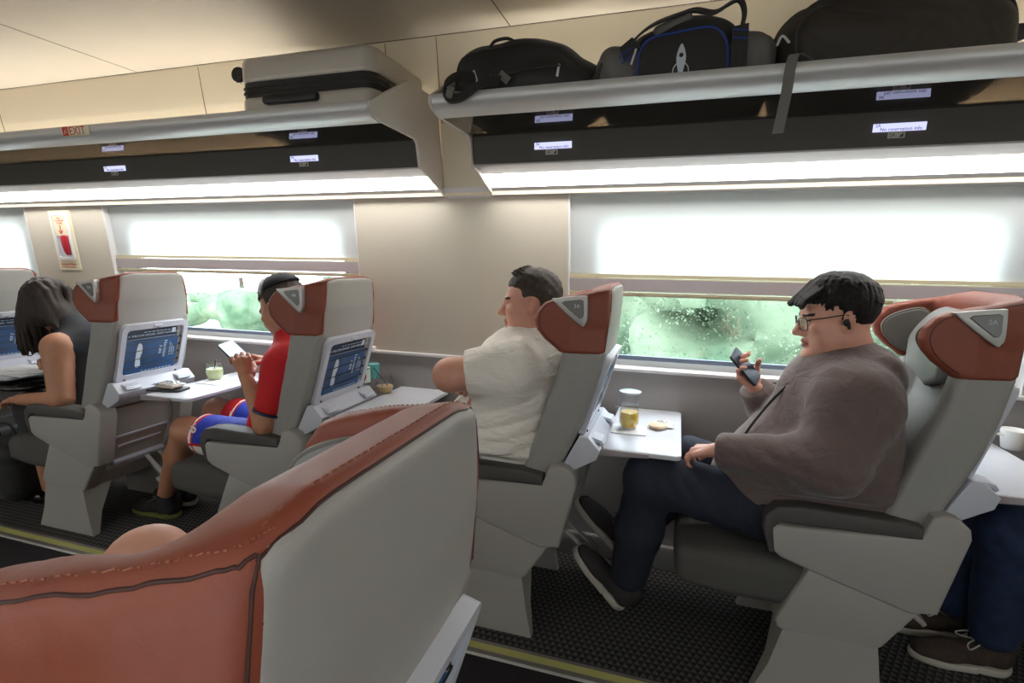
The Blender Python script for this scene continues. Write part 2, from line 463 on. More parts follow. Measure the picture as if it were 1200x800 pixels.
M['carpet'] = carpet('triangle_carpet', srgb(30, 30, 32), srgb(84, 80, 76), True, 42.)
M['aisle'] = carpet('aisle_carpet', srgb(26, 23, 26), srgb(62, 58, 60), False, 110.)

def leafmat(name, c1, c2, s):
    m, nt, out = new_mat(name); p = nt.nodes.new('ShaderNodeBsdfPrincipled'); p.inputs['Roughness'].default_value = .95; p.inputs['Specular IOR Level'].default_value = .05
    tc = nt.nodes.new('ShaderNodeTexCoord'); n = nt.nodes.new('ShaderNodeTexNoise'); n.inputs['Scale'].default_value = s; n.inputs['Detail'].default_value = 8
    r = nt.nodes.new('ShaderNodeValToRGB'); r.color_ramp.elements[0].position = .35; r.color_ramp.elements[1].position = .66
    r.color_ramp.elements[0].color = (*c1, 1); r.color_ramp.elements[1].color = (*c2, 1)
    nt.links.new(tc.outputs['Object'], n.inputs['Vector']); nt.links.new(n.outputs[0], r.inputs[0]); nt.links.new(r.outputs[0], p.inputs['Base Color'])
    nt.links.new(p.outputs[0], out.inputs[0]); return m
M['leaf'] = leafmat('leaves', srgb(76, 98, 78), srgb(124, 140, 118), 1.3)
M['hazy_grass'] = leafmat('hazy_grass', srgb(176, 192, 176), srgb(206, 214, 204), 1.5)  # pale tone: bright outdoor haze is put into the ground colour

# ---------------------------------------------------------------- the carriage
X0, X1, YW, YN, ZC = -6.6, 3.4, 2.25, -.85, 2.19
def wl(y, z): return y-.10*max(0, z-.87)           # the upper wall leans in a little
def st(o): o['kind'] = 'structure'; return o
def leanbox(mb, x0, x1, y0, y1, z0, z1, mi=0):
    v = [(x, wl(y, z), z) for x in (x0, x1) for y in (y0, y1) for z in (z0, z1)]
    return mb.add(v, [(0, 1, 3, 2), (4, 6, 7, 5), (0, 4, 5, 1), (2, 3, 7, 6), (0, 2, 6, 4), (1, 5, 7, 3)], mi)
SY = 1.565
st(MB().box((X0, SY-.002, -.06), (X1, YW+.1, 0)).build('floor_seating', M['carpet']))
st(MB().box((X0, YN, -.06), (X1, 1.492, 0)).build('floor', M['aisle']))
st(MB().box((X0, 1.490, -.05), (X1, 1.5, .003)).build('trim_1', M['striplight']))
st(MB().box((X0, 1.5, -.05), (X1, 1.521, .002)).build('trim_2', M['stripgrey']))
st(MB().box((X0, 1.521, -.05), (X1, 1.55, .0025)).build('trim_3', M['stripyellow']))
st(MB().box((X0, 1.55, -.05), (X1, SY, .002)).build('trim_4', M['stripgrey']))
# ceiling with joints
mb = MB(); mb.box((X0, YN, ZC), (X1, 2.16, ZC+.05)); st(mb.build('ceiling', M['ceil'], smooth=False))
mb = MB()
for x in (-5.6, -2.56, -.665, 1.2): mb.box((x-.002, YN, ZC-.0008), (x+.002, 2.05, ZC+.001))
mb.box((X0, 2.046, ZC-.0015), (X1, 2.053, ZC+.001))
st(mb.build('trim_5', M['seamline'], smooth=False))
# upper wall over the rack
mb = MB(); pr = [(2.05, ZC), (2.075, 2.02), (2.105, 1.86), (2.15, 1.585), (2.3, 1.585), (2.3, ZC+.02), (2.05, ZC+.02)]
mb.prism(pr, X0, X1, 'yz'); st(mb.build('wall_upper', M['cream'], smooth=False))
mb = MB()
for x in (-3.62, -2.19, -1.205, -.975, .9):
    pp = [(x, y-.0008, z) for y, z in ((2.052, 2.185), (2.075, 2.02), (2.105, 1.86))]
    mb.ribbon(pp, (1, 0, 0), .003, .001)
st(mb.build('trim_6', M['seamline'], smooth=False))
# pillars, lower wall, sill ledge, far shell with window openings
WIN = [(-5.30, -3.709), (-3.073, -1.46), (-.448, 1.165), (2.17, 3.4)]
xs = [X0]+[v for w in WIN for v in w]+[X1]
mb = MB()
for i in range(0, len(xs)-1, 2):
    if xs[i+1]-xs[i] > .05: leanbox(mb, xs[i], xs[i+1], YW, YW+.05, .865, 1.60)
st(mb.build('wall_window_side', M['beige'], smooth=False))
mb = MB(); mb.box((X0, YW-.002, 0), (X1, YW+.09, .857))
st(mb.build('wall_window_side_lower', M['lowwall'], smooth=False))
mb = MB(); mb.box((X0, YW-.03, 0), (X1, YW-.002, .10), .006)
st(mb.build('baseboard_window_side', M['lowwall']))
mb = MB(); mb.box((X0, YW-.014, .855), (X1, YW+.085, .871), .004)
st(mb.build('trim_7', M['sill']))
mb = MB()
for a, b in [(w[1], n[0]) for w, n in zip(WIN, WIN[1:])]:
    leanbox(mb, a-.004, a, YW-.003, YW+.05, .87, 1.59); leanbox(mb, b, b+.004, YW-.003, YW+.05, .87, 1.59)
st(mb.build('trim_8', M['white'], smooth=False))
for n, (a, b) in enumerate(WIN, 1):
    oa, ob = a+.11, b-.11
    out = rrect(a-.02, b+.02, .86, 1.60, .02); inn = rrect(oa, ob, .902, 1.515, .085)
    P = lambda p, t: (p[0], wl(t, p[1]), p[1])
    w = ring_solid(MB(), out, inn, YW+.062, YW+.11, P).build(f'window_{n}', M['recess'], auto=30); st(w)
    ring_solid(MB(), rrect(oa-.006, ob+.006, .896, 1.521, .088), rrect(oa+.012, ob-.012, .914, 1.503, .075), YW+.056, YW+.075, P).build('gasket', M['gasket'], w, auto=30)
    g = MB(); g.add([(x, wl(YW+.085, z), z) for x, z in ((oa-.02, .88), (ob+.02, .88), (ob+.02, 1.53), (oa-.02, 1.53))], [(0, 1, 2, 3)])
    g.build('pane', M['glass'], w, smooth=False)
    zb = (1.40, 1.316, 1.264, 1.264)[n-1] if n > 1 else 1.10
    sh = thing('roller_shade', ((a+b)/2, wl(YW+.03, zb-.07), zb-.075), '', 'window shade')
    c = MB(); leanbox(c, a+.004, b-.004, YW+.030, YW+.0315, zb-.01, 1.60); c.build('shade_cloth', M['shade'], sh, smooth=False)
    c = MB(); leanbox(c, a+.003, b-.003, YW+.020, YW+.034, zb-.014, zb); leanbox(c, a+.003, b-.003, YW+.017, YW+.036, zb-.022, zb-.016)
    c.build('hem_strip', M['yellowbar'], sh, smooth=False)
    c = MB(); leanbox(c, a+.003, b-.003, YW+.016, YW+.045, zb-.070, zb-.020); c.build('pull_bar', M['lav'], sh, smooth=False)
    c = MB(); leanbox(c, a+.003, b-.003, YW+.010, YW+.045, zb-.082, zb-.074); leanbox(c, a+.003, b-.003, YW+.013, YW+.045, zb-.090, zb-.083)
    c.build('grip_lip', M['yellowbar'], sh, smooth=False)
    sh['label'] = ('', 'white window shade left of the emergency panel, behind the woman writing', 'pale window shade above the man in red, the one between the two pillars', 'brightly glowing white window shade above the man in the hoodie', 'white window shade at the far right end behind the last seat')[n]
    sh['group'] = 'roller shades on the windows'

for y in (-.12,):  # fill lamp added to brighten the upper wall and bags, unseen by the camera
    c = MB().box((X0+.3, y-.05, ZC-.012), (X1-.3, y+.05, ZC-.002)).build('fill_strip', emat('fill_glow', (1, .96, .9), 1.5), smooth=False)
    tag(rebase(c, ((X0+X1)/2, y, ZC-.012)), 'unseen fill light added on the ceiling above the near side seats, out of the picture', 'light')
# near side of the car: wall, windows, its own rack and light
mb = MB(); out_ = [(-4.6, -3.2), (-2.6, -1.2), (-.6, .8), (1.4, 2.8)]
prev = X0
for a, b in out_+[(X1, X1)]:
    mb.box((prev, YN-.05, 0), (a, YN, ZC)); 
    if b > a: mb.box((a, YN-.05, 0), (b, YN, .9)); mb.box((a, YN-.05, 1.5), (b, YN, ZC))
    prev = b
st(mb.build('wall_near_side', M['beige'], smooth=False))
for n, (a, b) in enumerate(out_, 5):
    g = MB(); g.box((a, YN-.03, .9), (b, YN-.028, 1.5)); w = st(g.build(f'window_{n}', M['glass'], smooth=False))
    MB().box((a-.02, YN+.004, 1.02), (b+.02, YN+.006, 1.53)).build('shade_cloth', M['dimmernear'], w, smooth=False)  # unseen shade added to hold back light from the near windows
for nm, x in (('wall_front_end', X0), ('wall_rear_end', X1)):
    st(MB().box((min(x, x+.05*(1 if x > 0 else -1)), YN-.05, -.06), (max(x, x+.05*(1 if x > 0 else -1)), 2.36, ZC+.05)).build(nm, M['beige'], smooth=False))

# ---------------------------------------------------------------- luggage racks
def rack(x0, x1, label, mirror=False):
    fy = (lambda y: .70*2-y-.0) if mirror else (lambda y: y)
    def Q(pts): return [(fy(y), z) for y, z in pts]
    t = thing('luggage_rack', ((x0+x1)/2, fy(2.15), 1.578), label, 'luggage rack', 'overhead luggage racks')
    lo, hi = x0+.012, x1-.012
    MB().prism(Q([(1.584, 1.822), (1.577, 1.812), (1.577, 1.799), (1.585, 1.786), (1.602, 1.776), (1.645, 1.767), (1.66, 1.768), (1.66, 1.777), (1.625, 1.79), (1.600, 1.806), (1.593, 1.822)]), lo, hi, 'yz').build('front_rail', M['alu'], t, auto=50)
    MB().prism(Q([(1.655, 1.768), (1.655, 1.776), (1.925, 1.776), (1.925, 1.768)]), lo, hi, 'yz').build('glass_shelf', M['shelfglass'], t, smooth=False)
    MB().prism(Q([(1.920, 1.768), (1.932, 1.668), (1.945, 1.668), (1.945, 1.768), (2.112, 1.768), (2.112, 1.777), (1.92, 1.777)]), lo, hi, 'yz').build('fascia', M['darkglass'], t, smooth=False)
    MB().prism(Q([(1.930, 1.669), (1.934, 1.664), (2.035, 1.650), (2.035, 1.662), (1.945, 1.674)]), lo, hi, 'yz').build('light_housing', M['trimgrey'], t, auto=40)
    MB().prism(Q([(2.035, 1.652), (2.128, 1.612), (2.128, 1.622), (2.035, 1.662)]), lo, hi, 'yz').build('light_diffuser', M['lednear' if mirror else 'led'], t, smooth=False)
    MB().prism(Q([(2.128, 1.612), (2.180, 1.580), (2.20, 1.580), (2.20, 1.62), (2.128, 1.622)]), lo, hi, 'yz').build('lower_trim', M['trimgrey'], t, smooth=False)
    e = [(1.579, 1.819), (1.576, 1.800), (1.590, 1.782), (1.64, 1.768), (1.70, 1.767), (1.886, 1.764), (1.905, 1.75), (1.925, 1.668), (1.99, 1.648), (2.12, 1.60), (2.182, 1.574), (2.165, 1.60), (2.12, 1.75), (2.094, 1.90), (2.084, 1.958), (1.838, 1.960), (1.828, 1.955)]
    e2 = [(1.579, 1.819), (1.576, 1.800), (1.590, 1.782), (1.64, 1.768), (1.905, 1.760), (1.932, 1.668), (2.04, 1.650), (2.182, 1.578), (2.165, 1.60), (2.094, 1.90), (2.084, 1.958), (1.838, 1.960)]
    for x in (x0, x1-.012): MB().prism(Q(e), x, x+.012, 'yz', r=.002, seg=1).build('end_panel', M['rackpanel'], t, auto=40)
    return t
RL = rack(X0+.02, -.985, 'silver luggage rack on the left, carrying the pale hard suitcase')
RR = rack(-.779, X1-.02, 'silver luggage rack on the right, carrying the three dark soft bags')
rack(X0+.02, X1-.02, 'silver luggage rack over the near side seats', True)
# wall strip between the racks
mb = MB(); mb.prism([(2.125, 1.614), (2.135, 1.606), (2.18, 1.578), (2.2, 1.578), (2.2, 1.614)], -.984, -.780, 'yz'); st(mb.build('trim_9', M['white'], smooth=False))
mb = MB(); mb.prism([(2.099, 1.87), (2.142, 1.616), (2.16, 1.616), (2.13, 1.87)], -.984, -.780, 'yz'); st(mb.build('wall_gap_panel', M['cream'], smooth=False))
# warm cove light behind each rack
for x0, x1, nm in ((X0+.1, -1.02, 'left'), (-.74, X1-.1, 'right')):
    c = MB().box((x0, 2.050, 1.778), (x1, 2.102, 1.784)).build('cove_light', M['cove'], smooth=False)
    tag(rebase(c, ((x0+x1)/2, 2.096, 1.778)), 'thin warm light strip along the wall behind the %s luggage rack' % nm, 'light', 'strip lights behind the racks')

def display(cx, num, label):
    n = Vector((0, -.993, -.119)); up = Vector((0, -.119, .993)); o = Vector((cx, 1.9205, 1.722))
    t = thing('reservation_display', (cx, 1.925, 1.69), label, 'display', 'reservation displays on the rack edge')
    F = frame(o, (1, 0, 0), up, n)
    MB().box((-.068, -.0115, -.002), (.068, .0115, .0015), M=F).build('screen', M['screen'], t, smooth=False)
    MB().text(num, F @ Matrix.Translation((-.063, .002, .0017)), .012).text('No reservation info', F @ Matrix.Translation((-.050, -.0095, .0017)), .0135).build('lettering', M['screenink'], t, smooth=False)
    G = F @ Matrix.Translation((-.005, -.022, 0))
    MB().box((-.022, -.0085, -.002), (.022, .0085, .001), M=G).build('number_plate', M['plate'], t, smooth=False)
    b = MB().text(num, G @ Matrix.Translation((-.019, -.005, .0012)), .014)
    b.add([G @ Vector(p) for p in ((.006, -.006, .0013), (.018, -.006, .0013), (.018, .006, .0013))], [(0, 1, 2)])
    b.build('plate_print', M['dark'], t, smooth=False)
for cx, num, lb in ((.600, '2A', 'small lit reservation display reading No reservation info above seat 2A and the hoodie man'),
                    (-.458, '3A', 'small lit reservation display above the man in the white shirt'),
                    (-1.52, '4A', 'small lit reservation display above the man in red, under the suitcase'),
                    (-2.60, '5A', 'small lit reservation display nearest the left edge, above the woman'),
                    (1.66, '1A', 'small lit reservation display at the right end of the rack')):
    display(cx, num, lb)
# EXIT sticker on the left rail
t = thing('exit_sign', (-2.325, 1.575, 1.785), 'small red and cream EXIT sticker on the left rack rail', 'sign')
F = frame((-2.325, 1.5755, 1.8), (1, 0, 0), (0, -.12, .99), (0, -.99, -.12))
MB().box((-.076, -.0185, -.001), (.076, .0185, .0008), M=F).build('sticker', M['signpaper'], t, smooth=False)
b = MB().text('EXIT', F @ Matrix.Translation((-.036, -.0145, .001)), .044)
b.box((-.072, -.0165, .0008), (-.040, .0165, .0012), M=F)
b.box((-.074, .0168, .0008), (.074, .0182, .0012), M=F)
b.build('lettering', M['redprint'], t, smooth=False)
b = MB().tube([F @ Vector(p) for p in ((-.064, -.010, .0016), (-.057, .002, .0016), (-.050, .010, .0016))], .0015, 5)
b.tube([F @ Vector(p) for p in ((-.057, .002, .0016), (-.046, -.006, .0016))], .0015, 5)
b.build('running_figure', M['signpaper'], t)
# emergency window release panel on the pillar
t = thing('emergency_release_panel', (-3.42, wl(YW, 1.23), 1.225), 'cream emergency window release panel with red handle and red arrow', 'sign')
F = frame((-3.42, wl(YW, 1.40)-.002, 1.40), (1, 0, 0), (0, -.0995, .995), (0, -.995, -.0995))
MB().prism(rrect(-.088, .088, -.175, .165, .006), -.002, .002, 'xy', M=F).build('backing_card', M['signpaper'], t, smooth=False)
V = MB(); ring_solid(V, rrect(-.066, .066, -.115, .150, .016), rrect(-.052, .052, -.100, .136, .010), 0, .012, lambda p, q: tuple(F @ Vector((p[0], p[1], q)))); V.build('bezel', M['white'], t, auto=30)
MB().box((-.052, -.1, .0022), (.052, .136, .0032), M=F).build('recess', M['frame'], t, smooth=False)
MB().box((-.049, .022, .004), (.049, .133, .010), M=F).build('cover_label', M['signpaper'], t, smooth=False)
b = MB()
for k, s_ in enumerate(('PULL', 'TO REMOVE', 'COVER')): b.text(s_, F @ Matrix.Translation((0, .116-.014*k, .0104)), .0145, align='CENTER')
b.box((-.003, .042, .0102), (.003, .083, .0112), M=F)
b.add([F @ Vector(p) for p in ((-.003, .032, .0112), (.003, .032, .0112), (.019, .052, .0112), (.014, .055, .0112), (0, .040, .0112), (-.014, .055, .0112), (-.019, .052, .0112))], [(0, 1, 2, 3, 4), (0, 4, 5, 6)])
b.text('Emergency Window', F @ Matrix.Translation((-.07, -.146, .0024)), .0155).text('To Window Release', F @ Matrix.Translation((-.07, -.163, .0024)), .0145)
b.build('lettering', M['redprint'], t, smooth=False)
MB().prism(spline([(.0, .02), (.044, .02), (.048, -.03), (.044, -.078), (.022, -.088), (.004, -.06), (-.004, -.02)], 4, True), .003, .022, 'xy', r=.005, seg=2, M=F).build('pull_handle', M['redhandle'], t)

# ---------------------------------------------------------------- outside
gm = MB(); gm.box((-40, 2.6, -2.2), (30, 40, -1.9)); st(gm.build('floor_outside_ground', M['hazy_grass'], smooth=False))
rn = random.Random(4)
def tree(x, y, h, w, k):
    f = Field((x-w*1.3, y-w*1.3, -2.1), (x+w*1.3, y+w*1.3, h+.6), .16)
    for i in range(26):
        a = rn.uniform(0, 6.28); r = w*rn.uniform(0, .8); z = rn.uniform(-1.1, h-.3); rr = rn.uniform(.35, .62)*w*.75
        f.ell((x+r*math.cos(a), y+r*math.sin(a)*.7, z), (rr, rr, rr*.8), k=.1)
    f.disp(vnoise(k, 5, .10))
    V, Fc = f.mesh(); t = thing('tree', (x, y, -1.95), '', 'tree', 'leafy trees outside the windows')
    g = np.random.default_rng(k); n = 26000; i = g.integers(0, len(V), n); c = V[i]+g.normal(0, .10, (n, 3))
    a = g.normal(0, 1, (n, 3)); a /= np.linalg.norm(a, axis=1)[:, None]; b = np.cross(a, g.normal(0, 1, (n, 3))); b /= np.linalg.norm(b, axis=1)[:, None]
    sz = g.uniform(.008, .020, (n, 1)); a *= sz; b *= sz*.6
    LV = np.stack([c-a, c-b, c+a, c+b], 1).reshape(-1, 3); LF = np.arange(4*n).reshape(-1, 4)
    nmesh('foliage', [(V, Fc), (LV, LF)], M['leaf'], t)
    MB().tube([(x, y, -1.95), (x+.05, y, -.6), (x-.05, y, .6)], [.14, .11, .07]).build('trunk', M['shoebrown'], t)
    t['label'] = 'leafy green tree outside the window, blurred behind the glass'
for k in range(5):
    tree(-24+k*4.4, 15.5+(k % 2), rn.uniform(-.4, .2), 1.6, k)
for k in range(7):
    tree(-3.5+k*2.6, 13., 2.9+rn.uniform(-.2, .2), 1.75, 40+k)
for k in range(7):
    tree(-2.6+k*1.75, (6.6, 9.6)[k % 2], (2.0, 2.6)[k % 2]+rn.uniform(-.2, .2), 1.25+.35*(k % 2), 20+k)
# ---------------------------------------------------------------- the seat (faces -X); x, z follow the side profile, y = 0 is its centre line
def itp(z, pts): return np.interp(z, [p[0] for p in pts], [p[1] for p in pts]).astype(np.float32)
XB = [(.45, -.385), (.60, -.350), (.635, -.338), (.72, -.300), (.80, -.268), (.90, -.236), (1.02, -.208), (1.12, -.196), (1.24, -.192), (1.3, -.192)]
XF = [(.40, -.52), (.55, -.49), (.63, -.470), (.70, -.446), (.85, -.400), (.93, -.372), (1.02, -.352), (1.3, -.34)]
WF = [(1.00, -.350), (1.03, -.372), (1.06, -.412), (1.09, -.438), (1.12, -.447), (1.15, -.440), (1.18, -.415), (1.205, -.365), (1.225, -.28), (1.24, -.20)]
def HB(z): return itp(z, [(.45, .19), (.9, .192), (1.02, .186), (1.15, .170), (1.24, .150)])
def seat_headrest(h=.005):
    f = Field((-.48, -.23, .97), (-.17, .23, 1.28), h)
    def fn(x, y, z):
        ay = np.abs(y)
        hw = HB(z)+(.208-HB(z))*np.clip((-.20-x)/.12, 0, 1)
        wing = smax(smax(ay-hw, .148-ay+np.clip((-.33-x), 0, .1)*.12, .02), itp(z, WF)-x+0*y, .03)
        ztop = 1.243-.030*np.clip((-.20-x)/.16, 0, 1)-np.clip(ay-.10, 0, 1)*.15
        core = smax(smax(ay-hw, -.276-x+0*y, .03), 0*ay+1.12-z, .03)
        d = smin(wing, core, .03)
        d = smax(d, z-ztop, .03); d = smax(d, x+.006-itp(z, XB)+0*y, .018); d = smax(d, 1.018-z+0*x+0*y, .012)
        return d
    f.ap(fn, None, None, 0); f.D = np.minimum(f.D, .1)
    return f
def make_seat():
    root = thing('train_seat', (-.45, 0, 0), '', 'seat', 'rust red and grey train seats')
    # backrest body
    f = Field((-.58, -.24, .40), (-.15, .24, 1.10), .006)
    def fn(x, y, z):
        ay = np.abs(y); hw = HB(z)+(.203-HB(z))*np.clip((-.22-x+(1.0-z)*.35)/.12, 0, 1)
        xf = itp(z, XF)+.035*np.clip((.15-ay)/.05, 0, 1)-.02*np.exp(-((z-.60)/.10)**2)*(ay < .15)
        d = smax(smax(ay-hw, xf-x, .03), x-itp(z, XB)+.004+0*y, .02)
        return smax(smax(d, z-1.035+0*x+0*y, .02), .43-z+0*x+0*y, .02)
    f.ap(fn, None, None, 0); f.D = np.minimum(f.D, .1)
    fieldobj('backrest', f, M['seatgrey'], root)
    hr = fieldobj('headrest_cover', seat_headrest(), M['red'], root)
    # grey inner pad with a pointed lower end, and wing pads
    f = Field((-.41, -.17, .93), (-.24, .17, 1.24), .005)
    def fn(x, y, z):
        ay = np.abs(y); lo = .955+ay*.35
        d = smax(smax(ay-.120, lo-z+0*x, .02), z-1.192+0*x+0*y, .03)
        return smax(smax(d, -.352+.07*np.clip((z-1.08)/.11, 0, 1)**1.5-.015*(ay/.12)**2-x, .02), x+.262+0*y+0*z, .01)
    f.ap(fn, None, None, 0); f.D = np.minimum(f.D, .1)
    fieldobj('headrest_pad', f, M['padgrey'], root)
    for s in (-1, 1):
        o = spline([(-.325, 1.035), (-.388, 1.058), (-.427, 1.105), (-.422, 1.142), (-.375, 1.170), (-.320, 1.178), (-.288, 1.14), (-.295, 1.07)], 5, True)
        pad = MB().prism(o, s*.128, s*.153, 'xz', r=.008).build('wing_pad', M['padgrey'], root)
        MB().tube([(p[0], s*.134, p[1]) for p in o], .0035, 6, closed=True).build('piping', M['pipe'], pad)
    # seams on the cover, laid on its surface
    from mathutils.bvhtree import BVHTree
    bv = BVHTree.FromPolygons([v.co+wloc(root) for v in hr.data.vertices], [tuple(p.vertices) for p in hr.data.polygons])
    def snap(P, out=0.): 
        r = []
        for p in P:
            q = bv.find_nearest(Vector(p)); r.append(q[0]+q[1]*out)
        return r
    b = MB(); stt = MB()
    for s in (-1, 1):
        w = [(-.352, s*.215, 1.03), (-.375, s*.215, 1.045), (-.408, s*.215, 1.075), (-.425, s*.215, 1.105), (-.428, s*.215, 1.135), (-.415, s*.215, 1.165), (-.38, s*.212, 1.195), (-.33, s*.208, 1.212), (-.28, s*.200, 1.222), (-.24, s*.190, 1.228), (-.21, s*.175, 1.230), (-.196, s*.158, 1.232)]
        b.tube(snap(spline(w, 5), -.0002), .0014, 6)
        w2 = [(x, y-s*.016, z+.016) for x, y, z in w[4:]]; q = snap(spline(w2, 14), .0004)
        for k in range(0, len(q)-1, 2): stt.tube([q[k], q[k+1]], .00065, 4)
    b.tube(snap([(-.192, y, 1.238-max(0, abs(y)-.10)*.15) for y in np.linspace(-.158, .158, 20)], -.0002), .0014, 6)
    for s in (-1, 1): b.tube(snap([(-.195, s*y, z) for y, z in ((.157, 1.232), (.163, 1.21), (.171, 1.16), (.181, 1.10), (.188, 1.03))], .0002), .0014, 6)
    b.build('cover_seam', M['redseam'], root)
    q = snap([(-.212, y, 1.26) for y in np.linspace(-.150, .150, 67)], .0004)
    for k in range(0, len(q)-1, 2): stt.tube([q[k], q[k+1]], .00065, 4)
    stt.build('stitching', M['stitch'], root)
    # back shell
    f = Field((-.42, -.21, .60), (-.17, .21, 1.26), .005)
    def fn(x, y, z):
        ay = np.abs(y)
        d = smax(ay-HB(z)-.003+0*x, x-itp(z, XB)+.010*(ay/.19)**4, .02)
        d = smax(d, itp(z, XB)-.03-x+0*y, .01)
        return smax(smax(d, z-1.236+np.clip(ay-.10, 0, 1)*.15+0*x, .016), .64-z+0*x+0*y, .01)
    f.ap(fn, None, None, 0); f.D = np.minimum(f.D, .1)
    fieldobj('back_shell', f, M['seatshell'], root)
    # metal grip with the seat number on the aisle side of each wing
    for s in (-1, 1):
        o = [(-.378, 1.186), (-.366, 1.196), (-.285, 1.206), (-.272, 1.200), (-.269, 1.135), (-.276, 1.117), (-.291, 1.114)]
        g = MB().prism(spline(o, 4, True), s*.190, s*.216, 'xz', r=.006).build('grip', M['grip'], root)
        c = (-.300, 1.174); o2 = [(c[0]+(p[0]-c[0])*.66, c[1]+(p[1]-c[1])*.66) for p in o]
        MB().prism(o2, s*.213, s*.2185, 'xz', r=.002, seg=1).build('number_inset', M['gripin'], g)
    # literature pocket on the back, in a tilted frame
    ta = math.radians(17.); PF = frame((-.250, 0, .872), (0, 1, 0), (math.sin(ta), 0, math.cos(ta)), (math.cos(ta), 0, -math.sin(ta)))
    b = MB(); ring_solid(b, rrect(-.166, .166, -.150, .142, .030), rrect(-.142, .142, -.106, .116, .018), -.004, .018, lambda p, t: tuple(PF @ Vector((p[0], p[1], t))))
    b.box((-.020, .122, .016), (.022, .134, .024), .003, M=PF)
    fr = b.build('pocket_frame', M['frame'], root, auto=30)
    MB().box((-.146, -.112, -.002), (.146, .120, .004), M=PF).build('pocket_lining', M['seatshell'], fr, smooth=False)
    for sx, sy in ((0, .124), (-.13, -.128), (.13, -.128)): MB().lathe([(.0055, 0), (.0055, .004), (0, .005)], (0, 0, 0), 12, M=PF @ Matrix.Translation((sx, sy, .018))).build('screw', M['dark'], fr)
    card = MB().prism(rrect(-.136, .118, -.102, .108, .008), .005, .007, 'xy', M=PF).build('safety_card', M['navy'], root, smooth=False)
    b = MB().text('WELCOME ABOARD  SAFETY INFORMATION', PF @ Matrix.Translation((-.112, .077, .0073)), .0125)
    for k in range(7): b.box((-.055+.02*k, .094, .0071), (-.040+.02*k, .0965, .0076), M=PF)
    b.box((.088, .078, .0071), (.108, .102, .0076), M=PF); b.box((-.132, .062, .0071), (.112, .0635, .0076), M=PF)
    b.tube([PF @ Vector(p) for p in ((-.130, .078, .0076), (-.123, .084, .0076), (-.118, .080, .0076))], .0012, 4)
    b.build('card_print', M['print'], card, smooth=False)
    mg = MB().prism(rrect(-.138, .126, -.106, .058, .004), .008, .011, 'xy', M=PF).build('magazine', M['blue'], root, smooth=False)
    RT = Matrix.Rotation(-PI/2, 4, 'Z')
    b = MB().text('Norman', PF @ Matrix.Translation((.052, .044, .0113)) @ RT, .026).text('Asia', PF @ Matrix.Translation((.030, .020, .0113)) @ RT, .026)
    for k in range(4): b.box((.085+.008*k, -.04, .0111), (.087+.008*k, .03-.01*k, .0116), M=PF)
    for k in range(9): b.box((-.05+.018*k, -.101, .0111), (-.038+.018*k, -.098, .0116), M=PF)
    b.build('magazine_print', M['print'], mg, smooth=False)
    MB().prism(spline([(-.078, .040), (-.060, .035), (-.055, .0), (-.062, -.03), (-.058, -.07), (-.080, -.075), (-.084, -.02)], 4, True), .0112, .0116, 'xy', M=PF).build('cover_picture', M['print'], mg, smooth=False)
    for k in range(4):
        y = .048-.040*k
        st_ = MB().tube([PF @ Vector((-.138, y-.004, .012)), PF @ Vector((0, y, .0135)), PF @ Vector((.138, y+.004, .012))], .0017, 6)
        for s in (-1, 1): st_.lathe([(.005, 0), (.005, .004), (.0025, .0045), (.0025, .008), (0, .008)], (0, 0, 0), 10, M=PF @ Matrix.Translation((.139*s, y+.004*s, .005)))
        st_.build('elastic_strap', M['dark'], root)
    # hinge block under the pocket, and the folding table
    b = MB(); b.prism([(-.335, .642), (-.300, .622), (-.225, .668), (-.215, .700), (-.255, .742), (-.285, .742)], -.196, .196, 'xz', r=.004)
    b.build('table_mount', M['frame'], root)
    for s in (-.13, .13): MB().prism([(-.262, .728), (-.262, .738), (-.214, .726), (-.206, .712), (-.214, .706), (-.222, .716)], s-.035, s+.035, 'xz', r=.002).build('table_hinge', M['frame'], root)
    b = MB(); o = [(p[0], p[1]) for p in rrect(-.215, .040, -.160, .385, .022)]
    b.prism(o, .684, .700, 'xy', r=.003, seg=2); tt = b.build('tray_table', M['tray'], root)
    for y in (-.166, .382): MB().prism([(-.232, .672), (-.232, .699), (-.06, .697), (-.06, .684)], y, y+.007, 'xz', r=.002).build('table_arm', M['trayedge'], root)
    # cushion
    f = Field((-1.08, -.25, .24), (-.42, .25, .47), .008)
    f.box((-.76, 0, .350), (.275, .215, .072), .045, k=0)
    f.disp(lambda x, y, z: (.012*np.exp(-((x+1.0)/.08)**2)-.010*(1-(y/.22)**2)+0*z).astype(np.float32))
    fieldobj('seat_cushion', f, M['cushion'], root)
    # side consoles with arm pads
    for s in (-1, 1):
        y0, y1 = s*.162, s*.240
        arm = [(-.772, .540), (-.765, .478), (-.735, .455), (-.60, .410), (-.40, .350), (-.335, .36), (-.283, .590), (-.288, .618), (-.312, .640), (-.345, .650), (-.375, .640), (-.392, .588), (-.42, .573), (-.70, .556), (-.755, .556)]
        c = MB().prism(arm, y0, y1, 'xz', r=.009).build('side_console', M['console'], root)
        low = [(-.655, .436), (-.735, .252), (-.728, .226), (-.70, .216), (-.475, .210), (-.452, .226), (-.330, .42)]
        MB().prism(low, s*.158, s*.232, 'xz', r=.010).build('console_base', M['console'], root)
        pad = [(-.392, .572), (-.395, .607), (-.45, .616), (-.70, .621), (-.758, .612), (-.788, .580), (-.790, .535), (-.768, .468), (-.752, .470), (-.762, .545), (-.745, .566), (-.70, .566)]
        MB().prism(pad, s*.166, s*.243, 'xz', r=.010).build('arm_pad', M['armpad'], root)
        ped = [(-.712, .222), (-.742, .10), (-.785, 0), (-.425, 0), (-.445, .10), (-.462, .222)]
        mb = MB(); bm = bmesh.new()
